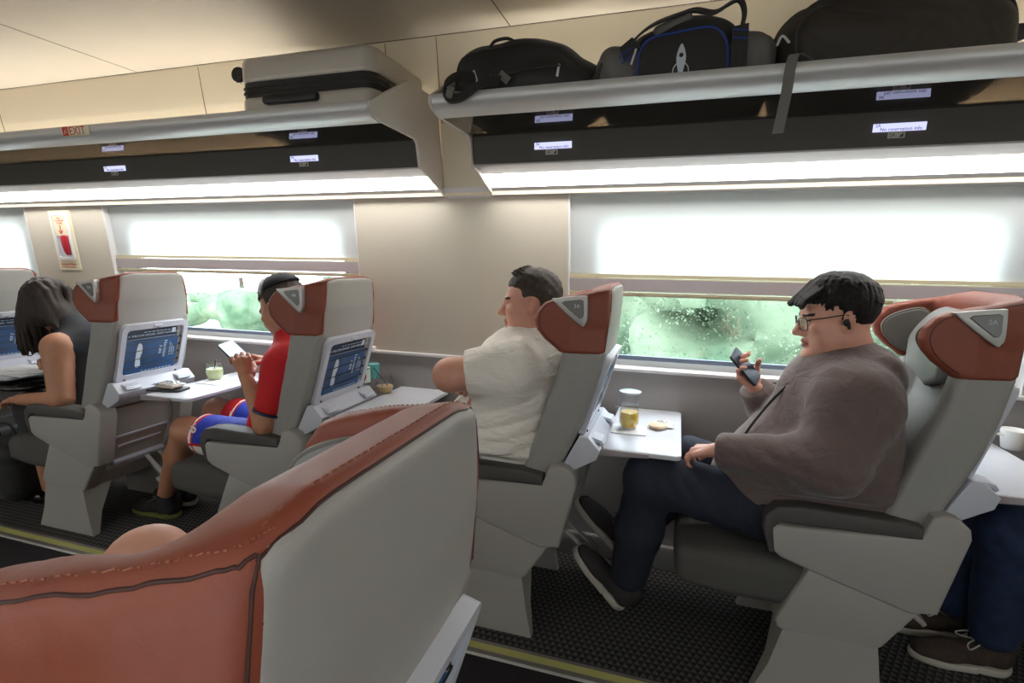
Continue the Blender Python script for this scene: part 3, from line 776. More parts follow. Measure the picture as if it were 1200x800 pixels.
        def PX(q, a): return (q[0], s*(.232 if a else .232-.03-.10*max(0, (q[1]-.04))/.18), q[1])
        V = [PX(q, 1) for q in ped]+[PX(q, 0) for q in ped]; n = len(ped); bm.free()
        mb.add(V, [tuple(range(n)), tuple(range(2*n-1, n-1, -1))]+[(i, i+n, (i+1) % n+n, (i+1) % n) for i in range(n)])
        mb.build('pedestal', M['console'], root, auto=20)
    # body between the consoles: pan and rear panel with a recess
    b = MB(); b.prism([(-.70, .28), (-.68, .216), (-.47, .214), (-.345, .50), (-.345, .60), (-.40, .60), (-.55, .30)], -.165, .165, 'xz', r=.006); b.build('rear_panel', M['console'], root)
    tb = math.atan2(.125, .286); RF = frame((-.405, 0, .372), (0, 1, 0), (math.sin(tb), 0, math.cos(tb)), (math.cos(tb), 0, -math.sin(tb)))
    b = MB(); ring_solid(b, rrect(-.150, .155, -.085, .105, .02), rrect(-.138, .143, -.072, .095, .016), 0, .012, lambda p, t: tuple(RF @ Vector((p[0], p[1], t))))
    b.box((-.11, .035, .004), (.11, .045, .010), M=RF); b.box((-.12, -.055, .004), (.14, -.035, .030), .004, M=RF)
    b.build('foot_recess', M['frame'], root, auto=30)
    # folding footrest
    b = MB()
    for y in (.04, .11): b.box((-.085, y-.012, -.004), (.085, y+.012, .004), .002, M=Matrix.Translation((-.345, 0, .262)) @ Matrix.Rotation(math.radians(40), 4, 'Y'))
    b.box((-.03, .0, -.012), (.03, .15, .004), .004, M=Matrix.Translation((-.275, 0, .198)) @ Matrix.Rotation(math.radians(40), 4, 'Y'))
    b.build('footrest', M['console'], root)
    return root
PITCH = 1.07
proto = make_seat()
seat_lab = {1: 'rust red and grey seat 2A of the man in the hoodie, nearest the right edge', 0: 'rust red and grey seat of the man in the white shirt, its back turned edge-on',
            -1: 'rust red and grey seat of the man in red, drinks on the table behind it', -2: 'seat of the woman in black, magazine pocket and open table on its back',
            -3: 'grey seat back at the far left edge, in front of the woman who writes', 2: 'seat beyond the right edge under the passenger in blue jeans'}
seat_num = {1: '2A', 0: '3A', -1: '4A', -2: '5A', -3: '6A', 2: '1A'}
SEATS = {}
def gripnum(root, num):
    for g in [c for c in bpy.data.objects if c.parent == root and c.name.startswith('grip')]:
        pass
for i in (0, 1, -1, -2, -3, 2):
    r = proto if i == 0 else copy_tree(proto)
    r.location = (PITCH*i-.45, 1.86, 0); r['label'] = seat_lab[i]; SEATS[i] = r
bpy.context.view_layer.update()
for i, r in SEATS.items():
    b = MB().text(seat_num[i], frame((PITCH*i-.312, 1.86-.2188, 1.168), (1, 0, 0), (0, 0, 1), (0, -1, 0)), .018)
    b.build('seat_number', M['frame'], r, smooth=False)
# tables at slightly different reach
for i, dx in ((-2, .10), (-1, .02), (1, -.02)):
    for c in bpy.data.objects:
        if c.parent == SEATS[i] and c.name.split('.')[0] in ('tray_table', 'table_arm'): c.location.x += dx
# near side row: the aisle seat in the foreground and the one ahead of it
NEARY = .36
for i, lb in ((0, 'large rust red and grey seat back in the foreground, seen from behind and above'), (-1, 'aisle seat ahead of the foreground seat, only its arm end showing at the lower left')):
    r = copy_tree(proto); r.location = (PITCH*i-.45, NEARY, 0); r['label'] = lb
    for c in [c for c in bpy.data.objects if c.parent == r]:
        nm = c.name.split('.')[0]
        if nm in ('tray_table', 'table_arm', 'footrest') or (nm == 'grip'):
            for k in [k for k in bpy.data.objects if k.parent == c]: bpy.data.objects.remove(k)
            bpy.data.objects.remove(c)
        elif nm in ('backrest', 'headrest_cover', 'headrest_pad', 'wing_pad', 'cover_seam', 'stitching', 'back_shell', 'pocket_frame', 'safety_card', 'magazine', 'elastic_strap'):
            c.location.z -= .07
    SEATS[('n', i)] = r
# ---------------------------------------------------------------- people
def unit(v): v = np.array(v, float); return v/np.linalg.norm(v)
def head_mesh(M4, S=1., fat=0., seed=0, neck=None, look='m', h=.003):
    """head in its own frame: x forward, y to the figure's left, z up; origin between the ears"""
    f = Field((-.15, -.12, -.20), (.15, .12, .15), h)
    f.ell((-.014, 0, .032), (.097, .077, .088), k=.02)
    f.ell((.024, 0, -.030), (.070, .063+fat*.3, .088), k=.03)
    for s in (-1, 1):
        f.cap((-.002, s*.052, -.058), (.062, s*.018, -.098), .022+fat*.5, .018+fat*.3, k=.03)
        f.ell((.046, s*.040, -.042), (.032, .025+fat*.6, .036+fat*.5), k=.025)
        f.ell((.060, s*.046, -.014), (.022, .016, .012), k=.02)
    f.ell((.080, 0, -.100), (.021, .024, .019), k=.018)
    if fat: f.ell((.040, 0, -.115), (.050, .05, .024), k=.03)
    f.cap((.078, -.034, .020), (.078, .034, .020), .011, k=.018)
    for s in (-1, 1):
        f.ell((.098, s*.031, .001), (.014, .020, .013), k=.012, op='-')
        f.ell((.0765, s*.031, 0), (.0125, .0145, .0115), k=.003)
    f.cap((.086, 0, .014), (.113, 0, -.028), .0075, .0115, k=.009)
    for s in (-1, 1): f.ell((.100, s*.012, -.034), (.012, .008, .008), k=.006)
    f.ell((.088, 0, -.058), (.013, .024, .0075), k=.006); f.ell((.087, 0, -.071), (.013, .020, .0085), k=.006)
    f.cap((.102, -.020, -.0645), (.102, .020, -.0645), .0022, k=.003, op='-')
    for s in (-1, 1):
        R = rotm('Y', -12) @ rotm('Z', s*18)
        f.ell((-.008, s*.081, -.002), (.020, .0085, .033), k=.004, R=R)
        f.ell((.0, s*.088, .004), (.0115, .0065, .019), k=.003, op='-', R=R)
        f.ell((-.006, s*.0815, -.004), (.0055, .004, .016), k=.003, R=R)
        f.ell((.002, s*.078, -.027), (.008, .0065, .009), k=.004)
    if neck is not None:
        Mi = np.linalg.inv(np.array(M4)); n = Mi @ np.array([*neck, 1]); f.cap((-.022, 0, -.05), n[:3]*.98, .056+fat*.5, .062+fat*.5, k=.03)
    V, F = f.mesh(); c = V[F].mean(1); mi = np.zeros(len(F), np.int32)
    ax, ay, az = c[:, 0], np.abs(c[:, 1]), c[:, 2]
    lips = (ax > .080) & (((ay/.023)**2+((az+.064)/.0125)**2) < 1)
    mi[lips] = 1
    ey = (ax > .070) & (((ay-.031)/.0115)**2+((az+.0005)/.0055)**2 < 1); mi[ey] = 2
    ir = (ax > .078) & (((ay-.031)/.005)**2+((az)/.005)**2 < 1); mi[ir] = 3
    brow = (ax > .06) & (np.abs(az-.021-.004*np.clip((ay-.02)/.03, 0, 1)) < .0042) & (ay > .012) & (ay < .050); mi[brow] = 4
    lash = (ax > .062) & (((ay-.032)/.017)**2+((az-.001)/.0085)**2 < 1) & (az > .0045) & ~ey; mi[lash] = 4
    R = np.array(M4)[:3, :3]*S; P = V @ R.T+np.array(M4)[:3, 3]
    return P, F, mi
def hand_mesh(wrist, fwd, palm, side=1, curl=(30, 35, 38, 40), thumb=(25, 25), S=1., spread=4, h=.0024):
    """fwd: wrist to knuckles; palm: direction the palm faces; side=+1 puts the thumb on fwd x palm"""
    f = Field((-.03, -.075, -.095), (.20, .075, .04), h)   # x fwd, y thumb side, z = back of hand
    f.ell((.002, 0, 0), (.036, .027, .021), k=.01)
    f.cap((.02, .014, 0), (.082, .027, 0), .015, .0115, k=.014); f.cap((.02, -.010, 0), (.078, -.030, 0), .014, .0105, k=.014)
    f.cap((.02, 0, .001), (.086, 0, .001), .016, .0125, k=.014)
    f.ell((.035, .022, -.010), (.030, .014, .014), k=.012)
    tips = []
    for i, (y, L, r, c) in enumerate(((.029, .070, .0090, curl[0]), (.0098, .078, .0092, curl[1]), (-.0098, .072, .0088, curl[2]), (-.0285, .057, .0078, curl[3]))):
        p = np.array([.084-(.004 if i in (0, 3) else 0), y, 0]); a = 0; sp = math.radians(spread*(1.5-i))
        for j, (q, m) in enumerate(((.46, .8), (.30, 1.1), (.24, .8))):
            a += math.radians(c)*m
            d = np.array([math.cos(a)*math.cos(sp), math.sin(sp), -math.sin(a)]); p2 = p+d*L*q
            f.cap(p, p2, r*(1-.07*j), r*(1-.07*(j+1)), k=.003); p = p2
    b = np.array([.018, .026, -.008]); a0 = math.radians(thumb[0]); a1 = math.radians(thumb[1])
    d = np.array([math.cos(.75)*math.cos(a0), math.sin(.75)*math.cos(a0), -math.sin(a0)]); p1 = b+d*.042
    d2 = unit(d+np.array([.5, -.55*math.sin(a1)*2, -math.sin(a1)])); p2 = p1+d2*.032; d3 = unit(d2+np.array([.2, -.4*math.sin(a1)*2, -.5*math.sin(a1)])); p3 = p2+d3*.026
    f.cap(b, p1, .015, .0105, k=.010); f.cap(p1, p2, .0105, .0095, k=.003); f.cap(p2, p3, .0095, .0085, k=.003)
    x = unit(fwd); z = -np.array(palm, float); z = unit(z-x*(z@x)); y = np.cross(z, x)*side
    V, F = f.mesh()
    if side < 0: F = F[:, ::-1]
    if np.linalg.det(np.stack([x, y, z], 1)) < 0 and side > 0: F = F[:, ::-1]
    V = V*S @ np.stack([x, y, z], 0)+np.array(wrist)
    return V, F
def headframe(o, fwd, up=(0, 0, 1)):
    x = unit(fwd); z = np.array(up, float); z = unit(z-x*(z@x)); y = np.cross(z, x)
    return frame(o, x, y, z)
def lerp(a, b, t): return np.array(a)*(1-t)+np.array(b)*t
def body_field(J, P, h, inflate=0., legs=True, arms=True, torso=True):
    lo = np.min([J[k] for k in J], 0)-.28; hi = np.max([J[k] for k in J], 0)+.28
    f = Field(lo, hi, h); w = P.get('w', 1.); g = inflate
    if torso:
        f.ell(J['pelvis'], (.135*w+g, .175*w+g, .125+g), k=.06)
        f.ell(J['belly'], np.array(P.get('belly', (.13, .16, .15)))+g, k=.08)
        f.ell(J['chest'], np.array(P.get('chest', (.125, .175, .17)))+g, k=.08)
        f.cap(lerp(J['shL'], J['shR'], .08), lerp(J['shL'], J['shR'], .92), .062*w+g, k=.06)
        f.cap(lerp(J['shL'], J['shR'], .5), J['neck'], .08+g, .058+g, k=.05)
    if arms:
        for s in 'LR':
            f.cap(J['sh'+s], J['el'+s], .056*P.get('arm', 1)+g, .043*P.get('arm', 1)+g, k=.05); f.cap(J['el'+s], J['wr'+s], .043*P.get('arm', 1)+g, .027+g*.8, k=.02)
    if legs:
        for s in 'LR':
            f.cap(J['hip'+s], J['kn'+s], .088*P.get('leg', 1)+g, .060*P.get('leg', 1)+g, k=.05)
            m = lerp(J['kn'+s], J['an'+s], .35); f.cap(J['kn'+s], m, .057*P.get('leg', 1)+g, .055*P.get('leg', 1)+g, k=.03); f.cap(m, J['an'+s], .055*P.get('leg', 1)+g, .036+g, k=.03)
    return f
def folds(seed, amp, freq, axis=(0, 0, 1), where=None):
    wob = vnoise(seed, 14, 1.0); wob2 = vnoise(seed+9, 6, 1.0); ax = unit(axis)
    def fn(x, y, z):
        ph = (x*ax[0]+y*ax[1]+z*ax[2])*freq+wob(x, y, z)*1.6
        d = amp*(np.abs(np.sin(ph))**.7*-1+.6)*np.clip(.55+.6*wob2(x, y, z), 0, 1)
        if where is not None: d = d*where(x, y, z)
        return d.astype(np.float32)
    return fn
def shoe(parent, heel, toe, up, mat, sole, L=.285, lace=None, h=.004, name='shoe'):
    x = unit(np.array(toe)-np.array(heel)); z = np.array(up, float); z = unit(z-x*(z@x)); y = np.cross(z, x)
    Fm = frame(heel, x, y, z)
    f = Field((-.04, -.07, -.01), (.33, .07, .13), h)
    f.chain([(.035, 0, .055), (.10, 0, .052), (.18, 0, .036), (.245, 0, .030)], [.036, .037, .038, .030], k=.02)
    f.cap((.035, 0, .05), (.02, 0, .095), .036, .034, k=.02); f.ell((.20, 0, .03), (.075, .044, .032), k=.02)
    f.half((0, 0, .018), (0, 0, -1), k=.004)
    V, F = f.mesh(Fm); o = nmesh(name, [(V, F)], mat, parent)
    f = Field((-.03, -.07, -.02), (.33, .07, .06), h)
    f.ell((.20, 0, .014), (.086, .048, .05), k=.0); f.ell((.055, 0, .014), (.062, .038, .05), k=.08); f.box((.12, 0, .01), (.09, .034, .05), .02, k=.04)
    f.half((0, 0, .027), (0, 0, 1), k=.004); f.half((0, 0, .0), (0, 0, -1), k=.006)
    f.ap(lambda x, y, z: z-.014-.012*np.clip((x-.20)/.08, 0, 1)-.012+0*y, None, None, .004, '&')
    V, F = f.mesh(Fm); nmesh('sole', [(V, F)], sole, o)
    if lace is not None:
        b = MB()
        for k in range(6):
            xx = .105+.017*k; zz = .094-.0085*k
            b.tube([Fm @ Vector(p) for p in ((xx, -.022, zz-.012), (xx+.004, 0, zz), (xx+.008, .022, zz-.012))], .0028, 6)
        for s in (-1, 1): b.tube([Fm @ Vector(p) for p in spline([(.10, 0, .098), (.10, s*.03, .104), (.135, s*.045, .085), (.13, s*.02, .088), (.10, 0, .098)], 5)], .0024, 6)
        b.build('laces', lace, o)
    return o
def person(name, label, J, P):
    base = (J['pelvis'][0], J['pelvis'][1], .43)
    root = thing(name, base, label, 'person'); J = {k: np.array(v, float) for k, v in J.items()}
    HF = headframe(J['head'], P['face'], P.get('up', (0, 0, 1)))
    h = P.get('h', .007)
    bodyf = body_field(J, P, h)
    if 'clip' in P: bodyf.ap(lambda x, y, z: (P['clip']-y)-np.maximum(0, z-.63)*2.2+0*x, None, None, .03, '&')
    bV, bF = bodyf.mesh()
    parts = [(bV, bF)]
    if P.get('headon', True):
        hm = head_mesh(HF, P.get('hs', 1.), P.get('fat', 0), neck=J['neck']); parts.append(hm)
    for s in 'LR':
        if 'hand'+s in P:
            q = P['hand'+s]; parts.append(hand_mesh(J['wr'+s], q['fwd'], q['palm'], q.get('side', 1), q.get('curl', (30, 35, 38, 40)), q.get('thumb', (25, 25)), q.get('S', 1.), q.get('spread', 4)))
    body = nmesh('body', parts, [P['skin'], M['lips'], M['eye'], M['iris'], P.get('browmat', M['hairshort'])], root)
    return root, HF, J
def garment(name, f, mat, root): return fieldobj(name, f, mat, root)
def hair_clumps(f, rn, n, start, endfn, r0=.012, r1=.004, lift=.012, C=(-.012, 0, .03), R=(.104, .084, .097)):
    """locks that run over the scalp from the crown"""
    C = np.array(C); R = np.array(R)
    for _ in range(n):
        a = rn.uniform(-PI, PI); e = endfn(a, rn); th0 = rn.uniform(.02, .5)
        pts = []; k = 6; tw = rn.uniform(-.35, .35)
        for i in range(k):
            t = i/(k-1); th = th0+(e-th0)*t; aa = a+tw*t
            d = np.array([math.cos(aa)*math.sin(th), math.sin(aa)*math.sin(th), math.cos(th)])
            d = d @ np.array(Matrix.Rotation(start, 3, 'Y'))
            pts.append(C+d*(R+lift*math.sin(PI*min(1, t*1.1))*rn.uniform(.6, 1)))
        f.chain(pts, [r0+(r1-r0)*(i/(k-1))**1.5 for i in range(k)], k=.003)

# --- man in the hoodie
J1 = dict(pelvis=(.50, 1.86, .54), belly=(.42, 1.86, .66), chest=(.49, 1.86, .86), shL=(.495, 1.665, .925), shR=(.495, 2.055, .925), neck=(.530, 1.86, 1.02), head=(.470, 1.86, 1.150),
          elL=(.435, 1.605, .765), wrL=(.155, 1.735, .725), elR=(.375, 2.07, .700), wrR=(.278, 1.975, .880),
          hipL=(.46, 1.765, .52), hipR=(.46, 1.955, .52), knL=(-.055, 1.765, .592), knR=(.075, 1.985, .590), anL=(-.115, 1.85, .165), anR=(-.105, 1.985, .275))
P1 = dict(clip=1.692, face=(-.98, -.09, -.17), fat=.012, skin=M['skin'], browmat=M['hairblack'], w=1.12, belly=(.20, .205, .19), chest=(.150, .20, .19), arm=1.02, leg=1.08, hs=1.02,
          handL=dict(fwd=(-.85, .35, -.25), palm=(-.1, .2, -1), side=-1, curl=(38, 42, 44, 46), thumb=(20, 20)),
          handR=dict(fwd=(-.66, -.12, .74), palm=(.62, -.50, .60), side=1, curl=(34, 36, 38, 40), thumb=(22, 75), spread=3))
r1, HF1, J = person('person', 'man in a taupe hoodie and glasses looking at the phone he holds up', J1, P1)
# hoodie
f = body_field(J, P1, .0065, inflate=.019, legs=False)
f.cap(lerp(J['elL'], J['shL'], .0), lerp(J['elL'], J['wrL'], .92), .064, .047, k=.05); f.cap(J['shL'], J['elL'], .082, .064, k=.09); f.cap((.555, 1.80, .965), J['shL'], .055, .078, k=.08); f.cap((.555, 1.92, .965), J['shR'], .055, .078, k=.08)
f.cap(J['elR'], lerp(J['elR'], J['wrR'], .93), .066, .048, k=.04)
f.ell((.36, 1.86, .60), (.22, .225, .15), k=.06); f.ell((.53, 1.86, .60), (.16, .22, .16), k=.06); f.ell((.545, 1.86, .74), (.125, .225, .20), k=.06)
f.cap((.60, 1.80, .99), (.60, 1.92, .99), .052, k=.05); f.cap((.60, 1.76, 1.005), (.46, 1.765, .965), .024, .014, k=.03); f.cap((.60, 1.96, 1.005), (.46, 1.955, .965), .024, .014, k=.03)
f.cap((.585, 1.74, 1.025), (.60, 1.98, 1.025), .030, .030, k=.03)
f.ap(lambda x, y, z: (.50-z+0*x+0*y)+np.clip((.35-x), 0, 1)*.36, None, None, .02, '&')
f.disp(folds(5, .009, 48, (.25, .1, 1), lambda x, y, z: np.clip((.92-z)/.2, .3, 1)+0*x))
f.disp(folds(7, .004, 60, (.7, .1, .7), lambda x, y, z: np.clip((1.75-y)/.08, 0, 1)+0*x+0*z))
for s in 'LR':
    d = unit(J['wr'+s]-J['el'+s]); c = lerp(J['el'+s], J['wr'+s], .90)
    f.ap(lambda x, y, z, c=c, d=d: np.where((x-c[0])**2+(y-c[1])**2+(z-c[2])**2 < .09**2, (x-c[0]-.03*d[0])*d[0]+(y-c[1]-.03*d[1])*d[1]+(z-c[2]-.03*d[2])*d[2], -1.).astype(np.float32), c-.1, c+.1, 0, '&')
f.ap(lambda x, y, z: (1.672-y)-np.maximum(0, z-.63)*2.2+0*x, None, None, .03, '&')
hd = garment('hoodie', f, M['hoodie'], r1)
b = MB()
b.tube(spline([(.43, 1.835, 1.02), (.355, 1.81, .95), (.285, 1.80, .86), (.225, 1.80, .75), (.20, 1.79, .66)], 5), .0045, 6)
b.build('zip', M['dark'], hd)
b = MB()
for s in (-1, 1): b.tube(spline([(.605, 1.86+s*.10, 1.045), (.55, 1.86+s*.120, 1.022), (.47, 1.86+s*.112, .990), (.40, 1.86+s*.09, .945)], 5), .0055, 6)
b.build('hood_edge', M['armpad'], hd)
f = Field((.20, 1.70, .93), (.56, 2.0, 1.06), .006); f.ell((.455, 1.86, .965), (.088, .072, .055), k=0)
garment('undershirt', f, M['tshirt'], r1)
# cuffs
for s in 'LR':
    a = lerp(J['el'+s], J['wr'+s], .86); c = lerp(J['el'+s], J['wr'+s], 1.0)
    MB().tube([tuple(a), tuple(lerp(a, c, .5)), tuple(c)], [.043, .041, .038], 16).build('cuff', M['hoodie'], hd)
# jeans
f = Field((-.32, 1.60, .08), (.68, 2.14, .72), .0075)
f.ell((.48, 1.86, .53), (.165, .205, .12), k=.05)
for s in 'LR':
    kn, an, hp = J['kn'+s], J['an'+s], J['hip'+s]
    f.cap(hp, kn, .115, .080, k=.05); f.cap(kn, lerp(kn, an, .5), .080, .078, k=.04); f.cap(lerp(kn, an, .5), lerp(kn, an, .95), .078, .068, k=.04)
f.disp(folds(11, .006, 60, (1, .2, .5)))
garment('jeans', f, M['jeans'], r1)
shoe(r1, (-.145, 1.885, .003), (-.335, 1.880, .215), (.6, 0, .6), M['shoe'], M['sole'], lace=M['lace'])
shoe(r1, (-.155, 2.005, .155), (-.345, 2.00, .345), (.6, 0, .6), M['shoe'], M['sole'], lace=M['baggrey'])
# hair
rn = random.Random(3)
f = Field((-.16, -.13, -.12), (.17, .13, .18), .0025)
f.ell((-.020, 0, .044), (.106, .088, .096), k=0)
f.ap(lambda x, y, z: np.minimum(.055-z, np.maximum(x-.012, -.060-z))+0*y, None, None, .014, '&')       # hairline: high at the brow, low at the nape
f.ap(lambda x, y, z: -(np.sqrt((x+.003)**2+(z+.004)**2)-.036)+0*y, None, None, .008, '&')
def endf(a, rn):
    c = math.cos(a)
    return 1.42+rn.uniform(-.08, .10) if c > .55 else (1.60 if c > -.1 else 1.95)+rn.uniform(-.15, .1)
hair_clumps(f, rn, 420, .20, endf, .0080, .0022, .013, (-.016, 0, .034), (.098, .080, .094))
for k in range(80):   # fringe swept forward
    y = rn.uniform(-.058, .058); L = rn.uniform(.018, .032)
    f.chain([(.055, y, .118-abs(y)*.5), (.092, y*1.05, .088-abs(y)*.3), (.108+rn.uniform(-.004, .006), y*1.05+rn.uniform(-.01, .01), .088-L-abs(y)*.2)], [.008, .006, .002], k=.002)
V, F = f.mesh(); Rm = np.array(HF1)[:3, :3]*1.02; nmesh('hair', [(V @ Rm.T+np.array(HF1)[:3, 3], F)], M['hairblack'], r1)
# glasses and earbud
def HP(HF, p, S=1.02): return HF @ Vector((p[0]*S, p[1]*S, p[2]*S))
b = MB()
for s in (-1, 1):
    o = [(p[0], p[1]) for p in rrect(s*.032-.024, s*.032+.024, -.020, .017, .009, 4)]
    b.tube([HP(HF1, (.106-.25*abs(y)*.8, y, z)) for y, z in o], .0016, 6, closed=True)
    b.tube([HP(HF1, p) for p in ((.092, s*.056, .012), (.06, s*.074, .014), (.0, s*.083, .018), (-.03, s*.082, .004))], .0017, 6)
b.tube([HP(HF1, p) for p in ((.104, -.010, .004), (.110, 0, .008), (.104, .010, .004))], .0015, 6)
gl = b.build('glasses', M['dark'], r1); gl['label'] = 'thin dark framed glasses'
b = MB()
for s in (-1, 1):
    V_ = [tuple(HP(HF1, (.1055-.2*abs(p[0]), p[0], p[1]))) for p in rrect(s*.032-.022, s*.032+.022, -.018, .015, .008, 4)]
    b.add(V_, [tuple(range(len(V_)))])
b.build('lens', M['clear'], gl)
b = MB()
HE = HF1 @ Matrix.Translation((.002*1.02, .0875*1.02, -.006))
bb = MB().lathe([(0, -.010), (.006, -.009), (.009, -.002), (.0095, .005), (.006, .009), (0, .010)], (0, 0, 0), 14, M=HE @ Matrix.Rotation(-PI/2, 4, 'X'))
bb.tube([HE @ Vector(p) for p in ((0, .004, .012), (-.003, .005, 0), (-.006, .004, -.018))], [.006, .0065, .0045], 8)
e = bb.build('earbud', M['dark'], r1)

# --- man in the white t-shirt, arms crossed
J2 = dict(pelvis=(-.58, 1.86, .54), belly=(-.60, 1.86, .68), chest=(-.55, 1.86, .87), shL=(-.530, 1.675, .950), shR=(-.530, 2.045, .950), neck=(-.505, 1.86, 1.045), head=(-.512, 1.86, 1.160),
          elL=(-.725, 1.615, .925), wrL=(-.700, 1.845, .885), elR=(-.75, 2.06, .84), wrR=(-.742, 1.82, .842),
          hipL=(-.60, 1.765, .52), hipR=(-.60, 1.955, .52), knL=(-1.06, 1.74, .545), knR=(-1.06, 1.98, .545), anL=(-1.10, 1.74, .10), anR=(-1.10, 1.98, .10))
P2 = dict(clip=1.692, face=(-.965, -.22, -.06), fat=.010, skin=M['skin'], w=1.15, belly=(.195, .215, .20), chest=(.165, .21, .19), arm=1.30, leg=1.1, hs=1.0,
          handL=dict(fwd=(.15, .85, -.2), palm=(1, .1, 0), side=-1, curl=(40, 42, 44, 46)),
          handR=dict(fwd=(-.05, -1, -.05), palm=(.5, 0, .8), side=1, curl=(35, 38, 42, 44), thumb=(20, 20)))
r2, HF2, J = person('person', 'heavy man in a white t-shirt with short dark hair, arms crossed, facing left', J2, P2)
f = body_field(J, P2, .0065, inflate=.016, legs=False, arms=False)
f.ell((-.61, 1.86, .64), (.20, .235, .19), k=.08)
for s in 'LR':
    e = lerp(J['sh'+s], J['el'+s], .62 if s == 'L' else .7)
    f.cap(J['sh'+s], e, .082, .080, k=.07)
    d = unit(J['el'+s]-J['sh'+s])
    f.ap(lambda x, y, z, c=e+d*.02, d=d: np.where((x-c[0])**2+(y-c[1])**2+(z-c[2])**2 < .14**2, (x-c[0])*d[0]+(y-c[1])*d[1]+(z-c[2])*d[2], -1.).astype(np.float32), e-.14, e+.14, 0, '&') if s == 'R' else None
    if s == 'L':
        c = e+d*.02
        f.ap(lambda x, y, z, c=c, d=d: np.where((y < 1.72) & (x < -.62) & (z > .80), (x-c[0])*d[0]+(y-c[1])*d[1]+(z-c[2])*d[2], -1.).astype(np.float32), (-.95, 1.4, .80), (-.62, 1.72, 1.1), 0, '&')
f.disp(folds(21, .0095, 50, (-.35, .1, 1), lambda x, y, z: np.clip((.90-z)/.12, .12, 1)+0*x))
f.disp(folds(25, .006, 38, (.8, 0, .5), lambda x, y, z: np.clip((z-.86)/.1, 0, 1)+0*x))
f.half((0, 0, .50), (0, 0, -1), k=.02)
f.ap(lambda x, y, z: (1.672-y)-np.maximum(0, z-.63)*2.2+0*x, None, None, .03, '&')
garment('t_shirt', f, M['tshirt'], r2)
f = Field((-1.2, 1.60, .10), (-.38, 2.12, .66), .010); f.ell((-.58, 1.86, .52), (.17, .205, .12), k=.05)
for s in 'LR':
    f.cap(J['hip'+s], J['kn'+s], .112, .078, k=.05); f.cap(J['kn'+s], lerp(J['kn'+s], J['an'+s], .9), .076, .062, k=.04)
garment('trousers', f, M['jeans'], r2)
for y in (1.74, 1.98): shoe(r2, (-1.04, y, .0), (-1.30, y, .0), (0, 0, 1), M['shoe'], M['sole'], h=.006)
f = Field((-.16, -.13, -.12), (.16, .13, .18), .003)
f.ell((-.016, 0, .037), (.1035, .0835, .093), k=0)
f.ap(lambda x, y, z: np.minimum(.066-z-.25*np.clip(np.abs(y)-.03, 0, 1), np.maximum(x-.010-.35*np.clip(z+.01, 0, 1)*1.0, -.062-z)), None, None, .010, '&')
f.ap(lambda x, y, z: -(np.sqrt((x+.003)**2+(z+.004)**2)-.034)+0*y, None, None, .006, '&')
f.disp(vnoise(8, 260, .0016))
rn = random.Random(6)
for k in range(150):
    a = rn.uniform(-1.1, 1.1); t = rn.uniform(0, .75)
    d = np.array([math.cos(a)*math.sin(t), math.sin(a)*math.sin(t), math.cos(t)]); p = np.array([-.012, 0, .037])+d*np.array([.102, .082, .090])
    f.cap(p, p+np.array([.012, rn.uniform(-.004, .004), .010]), .004, .0015, k=.002)
V, F = f.mesh(); Rm = np.array(HF2)[:3, :3]; nmesh('hair', [(V @ Rm.T+np.array(HF2)[:3, 3], F)], M['hairshort'], r2)

# --- man in red with a phone
J3 = dict(pelvis=(-1.62, 1.86, .53), belly=(-1.59, 1.86, .64), chest=(-1.54, 1.86, .82), shL=(-1.500, 1.710, .885), shR=(-1.52, 2.02, .885), neck=(-1.565, 1.86, .985), head=(-1.612, 1.86, 1.098),
          elL=(-1.562, 1.665, .645), wrL=(-1.690, 1.715, .815), elR=(-1.68, 2.04, .67), wrR=(-1.755, 1.93, .840),
          hipL=(-1.66, 1.77, .51), hipR=(-1.66, 1.95, .51), knL=(-2.09, 1.755, .535), knR=(-2.18, 2.01, .550), anL=(-2.40, 1.87, .125), anR=(-2.44, 2.02, .12))
P3 = dict(face=(-.90, -.02, -.42), skin=M['skin2'], w=1., belly=(.14, .165, .17), chest=(.115, .165, .16), arm=.98, leg=.98, hs=1.,
          handL=dict(fwd=(-.35, .15, .85), palm=(-.75, .45, .15), side=-1, curl=(48, 48, 50, 52), thumb=(35, 25)),
          handR=dict(fwd=(-.75, -.45, .30), palm=(-.2, -.45, -.8), side=1, curl=(12, 45, 50, 55), thumb=(20, 15)))
r3, HF3, J = person('person', 'man in a red shirt and blue white red shorts holding a lit phone', J3, P3)
f = body_field(J, P3, .007, inflate=.015, legs=False, arms=False)
for s in 'LR':
    e = lerp(J['sh'+s], J['el'+s], .66); d = unit(J['el'+s]-J['sh'+s]); c = e+d*.03
    f.cap(J['sh'+s], e, .062, .060, k=.05)
    y0 = c[1]
    f.ap(lambda x, y, z, c=c, d=d, q=(1 if s == 'R' else -1): np.where(q*(y-c[1]) > -.075, (x-c[0])*d[0]+(y-c[1])*d[1]+(z-c[2])*d[2], -1.).astype(np.float32) if False else np.where((x-c[0])**2+(y-c[1])**2+(z-c[2])**2 < .095**2, (x-c[0])*d[0]+(y-c[1])*d[1]+(z-c[2])*d[2], -1.).astype(np.float32), c-.1, c+.1, 0, '&')
f.disp(folds(31, .006, 70, (0, .2, 1))); f.half((0, 0, .53), (0, 0, -1), k=.02)
sh = garment('red_shirt', f, M['redshirt'], r3)
e = lerp(J['shL'], J['elL'], .66)+unit(J['elL']-J['shL'])*.026
MB().tube([tuple(e), tuple(e+unit(J['elL']-J['shL'])*.010)], .0625, 20).build('sleeve_band', M['navy'], sh)
f = Field((-2.15, 1.58, .36), (-1.46, 2.14, .66), .007); f.ell((-1.65, 1.86, .53), (.15, .19, .10), k=.05)
